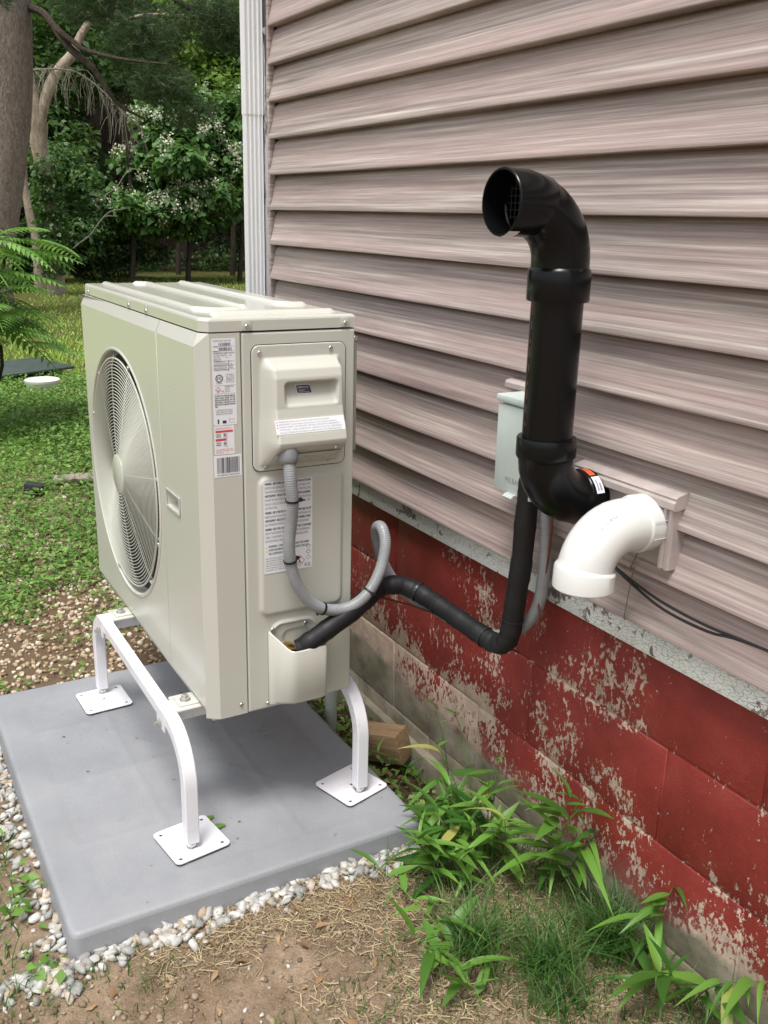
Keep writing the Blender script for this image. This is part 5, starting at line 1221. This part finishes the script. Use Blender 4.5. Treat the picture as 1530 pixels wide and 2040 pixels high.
def needles(name, centers, radii, ntuft, parent, seed=1, length=.13, per=26):
    """tufts of long needles round short shoots inside ellipsoids"""
    r = np.random.default_rng(seed); P = []
    for (c, rad), n in zip(zip(centers, radii), ntuft):
        u = r.normal(0, 1, (n, 3)); u /= np.linalg.norm(u, axis=1)[:, None]; P.append(np.array(c)+u*(r.random((n, 1))**.45)*np.array(rad))
    P = np.concatenate(P); n = len(P); ax = r.normal(0, 1, (n, 3))*[1, 1, .45]+[.15, .3, -.25]; ax /= np.linalg.norm(ax, axis=1)[:, None]
    N = n*per; base = np.repeat(P, per, 0)+np.repeat(ax, per, 0)*r.uniform(-.06, .06, (N, 1)); d = np.repeat(ax, per, 0)*.9+r.normal(0, .55, (N, 3)); d /= np.linalg.norm(d, axis=1)[:, None]
    d = d*(length*r.uniform(.7, 1.1, (N, 1))); s = np.cross(d, r.normal(0, 1, (N, 3))); s /= np.linalg.norm(s, axis=1)[:, None]; s *= .0028
    V = np.stack([base-s, base+s, base+d], 1).reshape(-1, 3); F = np.arange(N*3).reshape(-1, 3)
    o = finish(name, npmesh(name, V, F), M['needle'], parent); return o
needles('needles', [(-9.6, 1.9, 3.75), (-9.2, 2.3, 3.2), (-8.9, 2.35, 2.75), (-9.2, 3.1, 3.55), (-8.9, 3.5, 3.35), (-10.4, 2.0, 3.9), (-8.8, 2.65, 2.45), (-9.0, 4.0, 3.7)], [(.7, .55, .40), (.55, .5, .35), (.45, .42, .28), (.6, .6, .35), (.4, .6, .25), (.5, .5, .4), (.3, .35, .2), (.4, .6, .3)], [420, 380, 260, 380, 260, 260, 110, 220], pine, 4)
needles('needles', [(-10.0, .72, 3.62), (-9.9, .50, 3.0)], [(.25, .3, .22), (.2, .22, .22)], [90, 60], pine, 5)
# dead forked tree
dt = thing('dead_tree', (-13.95, 1.95, -.1), 'pale barkless dead tree forking behind the pine, with ivy on its base', 'tree')
trunk('trunk', [(-13.95, 2.02, -.2), (-13.95, 2.02, .8), (-13.94, 1.99, 1.67), (-13.95, 1.93, 2.2), (-13.95, 1.94, 2.62)], [.15, .14, .115, .125, .15], M['deadwood'], dt, 16, .08, 5)
trunk('limb', [(-13.95, 1.95, 2.5), (-13.93, 2.02, 2.8), (-13.91, 2.16, 3.17), (-13.87, 2.32, 3.42), (-13.83, 2.52, 3.64), (-13.8, 2.65, 3.9), (-13.76, 2.81, 4.15)], [.09, .085, .085, .08, .08, .06, .05], M['deadwood'], dt, 12, .1, 6)
trunk('limb', [(-13.95, 1.93, 2.5), (-13.96, 1.90, 2.9), (-13.96, 1.86, 3.37), (-13.96, 1.7, 4.4)], [.10, .085, .07, .05], M['deadwood'], dt, 12, .1, 7)
branch(dt, [(-13.9, 2.6, 4.3), (-13.6, 2.95, 4.15), (-13.3, 3.1, 4.05), (-13.2, 3.5, 4.2), (-13.1, 4.1, 4.25)], .05, .03, M['deadwood'])
branch(dt, [(-13.3, 3.1, 4.1), (-13.3, 3.15, 4.5), (-13.3, 3.1, 5.0)], .04, .03, M['deadwood'])
th = thing('thin_tree', (-15, 1.9, -.1), 'thin pale leaning trunk between the pine and the dead tree', 'tree')
trunk('trunk', [(-14.97, 1.94, -.2), (-14.98, 1.95, .8), (-14.98, 1.90, 1.03), (-14.99, 1.84, 1.6), (-14.98, 1.84, 2.24), (-14.98, 1.7, 3.2)], [.085, .08, .07, .055, .05, .04], M['deadwood'], th, 10, .1, 8)
# drooping bare twigs
tg = thing('bare_twigs', (-12.8, 2.4, 3), 'spray of bare grey drooping twigs hanging behind the pine branch', 'dead branch')
rr = random.Random(12); bmt = bmesh.new()
main = catmull([(-13.6, 1.4, 3.25), (-13.2, 1.9, 3.3), (-12.9, 2.3, 3.28), (-12.8, 2.6, 3.10), (-12.7, 2.85, 2.85), (-12.65, 3.05, 2.62)], 8); bm_tube(bmt, main, list(np.linspace(.016, .008, len(main))), 6)
for i in range(95):
    p = main[rr.randrange(4, len(main))]+Vector((rr.gauss(0, .05), rr.gauss(0, .03), rr.gauss(0, .03))); a = rr.uniform(-.5, 1.0); L = rr.uniform(.2, .75); dirv = Vector((rr.gauss(0, .3), rr.gauss(.1, .5), 0))
    pts = [p+dirv*L*.6*t+Vector((0, 0, L*(.18*t-.95*t*t)))+Vector((rr.gauss(0, .012), rr.gauss(0, .012), 0)) for t in (0, .25, .5, .75, 1)]; bm_tube(bmt, pts, [.007, .006, .005, .004, .003], 4)
bmobj('twigs', bmt, M['twig'], tg)
bmt = bmesh.new()
for c, kk in (((-14.6, 2.9, 1.05), 1), ((-14.6, 2.95, 1.1), 1.25), ((-14.4, 3.35, 1.85), .9)):
    pts = [Vector(c)+Vector((0, .75*t*kk, .62*t*kk-.35*t*t+.05*math.sin(9*t))) for t in np.linspace(-.5, .5, 11)]; bm_tube(bmt, pts, .009, 5)
bmobj('twigs', bmt, M['twig'], tg)
LQ = [rhomb(.55), rhomb(.7), rhomb(.42)]
def cloud(name, clumps, n, size, mat, parent, seed=1, up=.9, shell=.55, shapes=None):
    r = np.random.default_rng(seed); w = np.array([c[3]*c[4]*c[5] for c in clumps])**(2/3); w /= w.sum(); k = r.choice(len(clumps), n, p=w); c = np.array(clumps)[k]
    u = r.normal(0, 1, (n, 3)); u /= np.linalg.norm(u, axis=1)[:, None]; rad = (shell+(1-shell)*r.random((n, 1)))*(1+.12*r.normal(0, 1, (n, 1))); P = c[:, :3]+u*rad*c[:, 3:6]
    P[:, 2] = np.maximum(P[:, 2], .0)
    a = np.arctan2(u[:, 1], u[:, 0])+r.normal(0, .9, n); t = r.normal(-.35, up*.5, n); d = np.column_stack([np.cos(a)*np.cos(t), np.sin(a)*np.cos(t), np.sin(t)]); s = np.cross(d, [0, 0, 1.]); s /= np.linalg.norm(s, axis=1)[:, None]; ro = r.normal(0, .6, n)[:, None]; nn_ = np.cross(s, d); s = s*np.cos(ro)+nn_*np.sin(ro); nn_ = np.cross(s, d)
    Rm = np.stack([d, s, nn_], -1); sc_ = size*r.uniform(.6, 1.15, n)
    vs = []; fs = []; b = 0; sh = shapes or LQ
    for j, (V, F) in enumerate(sh):
        m = np.arange(n) % len(sh) == j; wv = np.einsum('nij,vj->nvi', Rm[m], V)*sc_[m][:, None, None]+P[m][:, None, :]; vs.append(wv.reshape(-1, 3)); q = m.sum()
        fs.append((F[None]+(np.arange(q)*len(V))[:, None, None]+b).reshape(-1, F.shape[1])); b += q*len(V)
    return finish(name, npmesh(name, np.concatenate(vs), np.concatenate(fs)), mat, parent)
def clumps(c, R, n, r, seed):
    q = random.Random(seed); o = []
    for i in range(n):
        u = Vector((q.gauss(0, 1), q.gauss(0, 1), q.gauss(0, 1))).normalized()*q.random()**.35; s = q.uniform(*r); o.append((c[0]+u.x*R[0], c[1]+u.y*R[1], c[2]+u.z*R[2], s, s, s*.65))
    return o
# ivy on the dead tree's base
cloud('ivy', [(-13.8, 2.0, .5+.28*i, .24, .24, .26) for i in range(6)], 2600, .10, M['leaf_mid'], dt, 3)
# flowering catalpa
def catalpa(loc, cl, n, label, seed, bs=70, R=None):
    t = thing('catalpa_tree', loc, label, 'tree', None); trunk('trunk', [loc, (loc[0]-.05, loc[1]+.1, 1.2), (loc[0]+.1, loc[1], 3.2)], [.055, .045, .03], M['darkbark'], t, 10, .05, seed)
    cloud('crown', cl, n, .19, M['leaf_cat'], t, seed, .9, .6, [leaf_shape(1, .8, .1, .25, 2), leaf_shape(1, .7, .15, .4, 2)])
    # blossom panicles: many small petals in upright cones on the camera-facing outside of the clumps
    q = np.random.default_rng(seed+5); P = []
    for _ in range(bs):
        c = cl[q.integers(len(cl))]; u = q.normal(0, 1, 3)+np.array([.9, -.4, .5]); u /= np.linalg.norm(u); ctr = np.array(c[:3])+u*np.array(c[3:6])*1.04
        m = q.integers(16, 46); pp = q.normal(0, 1, (m, 3))*[.06, .06, .07]; P.append(ctr+pp)
    P = np.concatenate(P); joined('blossoms', [rhomb(.9), rhomb(1.1)], P, q.uniform(.03, .06, len(P)), M['blossom'], 1.0, t)
    return t
catalpa((-16.4, 5.1, -.1), clumps((-16.4, 5.0, 2.1), (.9, 1.0, 1.2), 24, (.35, .6), 2), 9000, 'flowering tree with white blossoms nearest the middle of the lawn edge', 31, 150)
catalpa((-16.6, 6.3, -.1), clumps((-16.6, 6.4, 2.7), (1.0, 1.1, 1.4), 26, (.35, .6), 5), 9000, 'tall flowering tree with white blossoms next to the downspout', 37, 130)
catalpa((-16.2, 3.9, -.1), clumps((-16.3, 3.9, 1.25), (.6, .6, .8), 12, (.28, .45), 8), 3600, 'small flowering tree with few blossoms left of the other flowering trees', 43, 30)
def bush(name, loc, cl, n, size, mat, label, cat, seed, trunkh=0):
    t = thing(name, loc, label, cat)
    if trunkh: trunk('trunk', [loc, (loc[0], loc[1]+.15, trunkh*.5), (loc[0]+.1, loc[1]+.1, trunkh)], [.16, .12, .08], M['darkbark'], t, 10, .06, seed)
    cloud('crown', cl, n, size, mat, t, seed); return t
bush('shrub', (-16.5, 2.9, -.1), clumps((-16.5, 2.9, 1.3), (.7, .8, 1.1), 16, (.3, .5), 21), 8000, .11, M['leaf_mid'], 'mid-green feathery shrub beside the dead tree', 'shrub', 21)
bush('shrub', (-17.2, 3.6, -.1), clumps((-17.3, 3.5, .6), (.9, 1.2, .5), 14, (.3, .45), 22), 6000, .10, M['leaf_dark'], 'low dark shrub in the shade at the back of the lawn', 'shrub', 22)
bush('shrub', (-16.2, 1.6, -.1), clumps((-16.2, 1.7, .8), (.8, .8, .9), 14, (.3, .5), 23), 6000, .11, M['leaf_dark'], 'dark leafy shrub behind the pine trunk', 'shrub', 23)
bush('leafy_tree', (-19.5, 3.6, -.1), clumps((-19.5, 3.6, 4.0), (1.5, 1.8, 2.4), 26, (.6, .95), 24), 12000, .17, M['leaf_mid'], 'leafy green tree standing behind the dead tree', 'tree', 24)
bush('leafy_tree', (-20.5, 6.4, -.1), clumps((-20.5, 6.6, 5.2), (1.4, 1.8, 1.6), 20, (.6, .95), 25), 9000, .17, M['leaf_sunlit'], 'light green tree with sunlight painted into its leaves, showing above the flowering trees', 'tree', 25, 4)
bush('leafy_tree', (-20.2, 8.8, -.1), clumps((-20.2, 8.9, 3.6), (1.6, 1.8, 2.6), 24, (.6, 1.0), 26), 9000, .18, M['leaf_mid'], 'leafy tree mostly hidden behind the downspout', 'tree', 26, 3)
for i, y in enumerate((5.6, 6.9, 7.4)):
    t = thing('sapling', (-19, y, -.1), ('slim dark sapling trunk in the deep shade, leftmost of three', 'slim dark sapling trunk in the deep shade, middle of three', 'slim dark sapling trunk in the deep shade, nearest the downspout')[i], 'tree'); trunk('trunk', [(-18.6, y, -.2), (-18.6, y+.05, 1.2), (-18.6, y-.05, 3)], [.07, .06, .05], M['darkbark'], t, 8, .05, i)
# the wood behind everything reads as one mass
r = np.random.default_rng(77); cl = []
for i in range(150): cl.append((r.uniform(-30, -21.5), r.uniform(-9, 22), r.uniform(.3, 9.5), *(lambda s: (s, s, s*.7))(r.uniform(.9, 1.7))))
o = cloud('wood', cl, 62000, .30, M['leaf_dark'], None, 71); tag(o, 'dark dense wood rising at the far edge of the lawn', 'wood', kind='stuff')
cl = [(-20.6+r.normal(0, .5), r.uniform(-6, 14), r.uniform(.0, .35), .5, .6, .3) for i in range(46)]
o = cloud('ground_cover', cl, 11000, .11, M['leaf_mid'], None, 72); tag(o, 'low leafy ground cover along the edge of the wood', 'ground cover', kind='stuff')
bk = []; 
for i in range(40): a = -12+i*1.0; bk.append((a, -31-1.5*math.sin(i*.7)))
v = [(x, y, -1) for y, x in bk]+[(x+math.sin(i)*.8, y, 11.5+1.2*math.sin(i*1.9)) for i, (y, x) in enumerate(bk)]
o = finish('dark_backdrop', pymesh('dark_backdrop', v, [(i, i+1, 41+i, 40+i) for i in range(39)]), M['darkbark'], None); tag(o, kind='structure')  # added dark sheet closes sky gaps, its colour standing in for deep shade
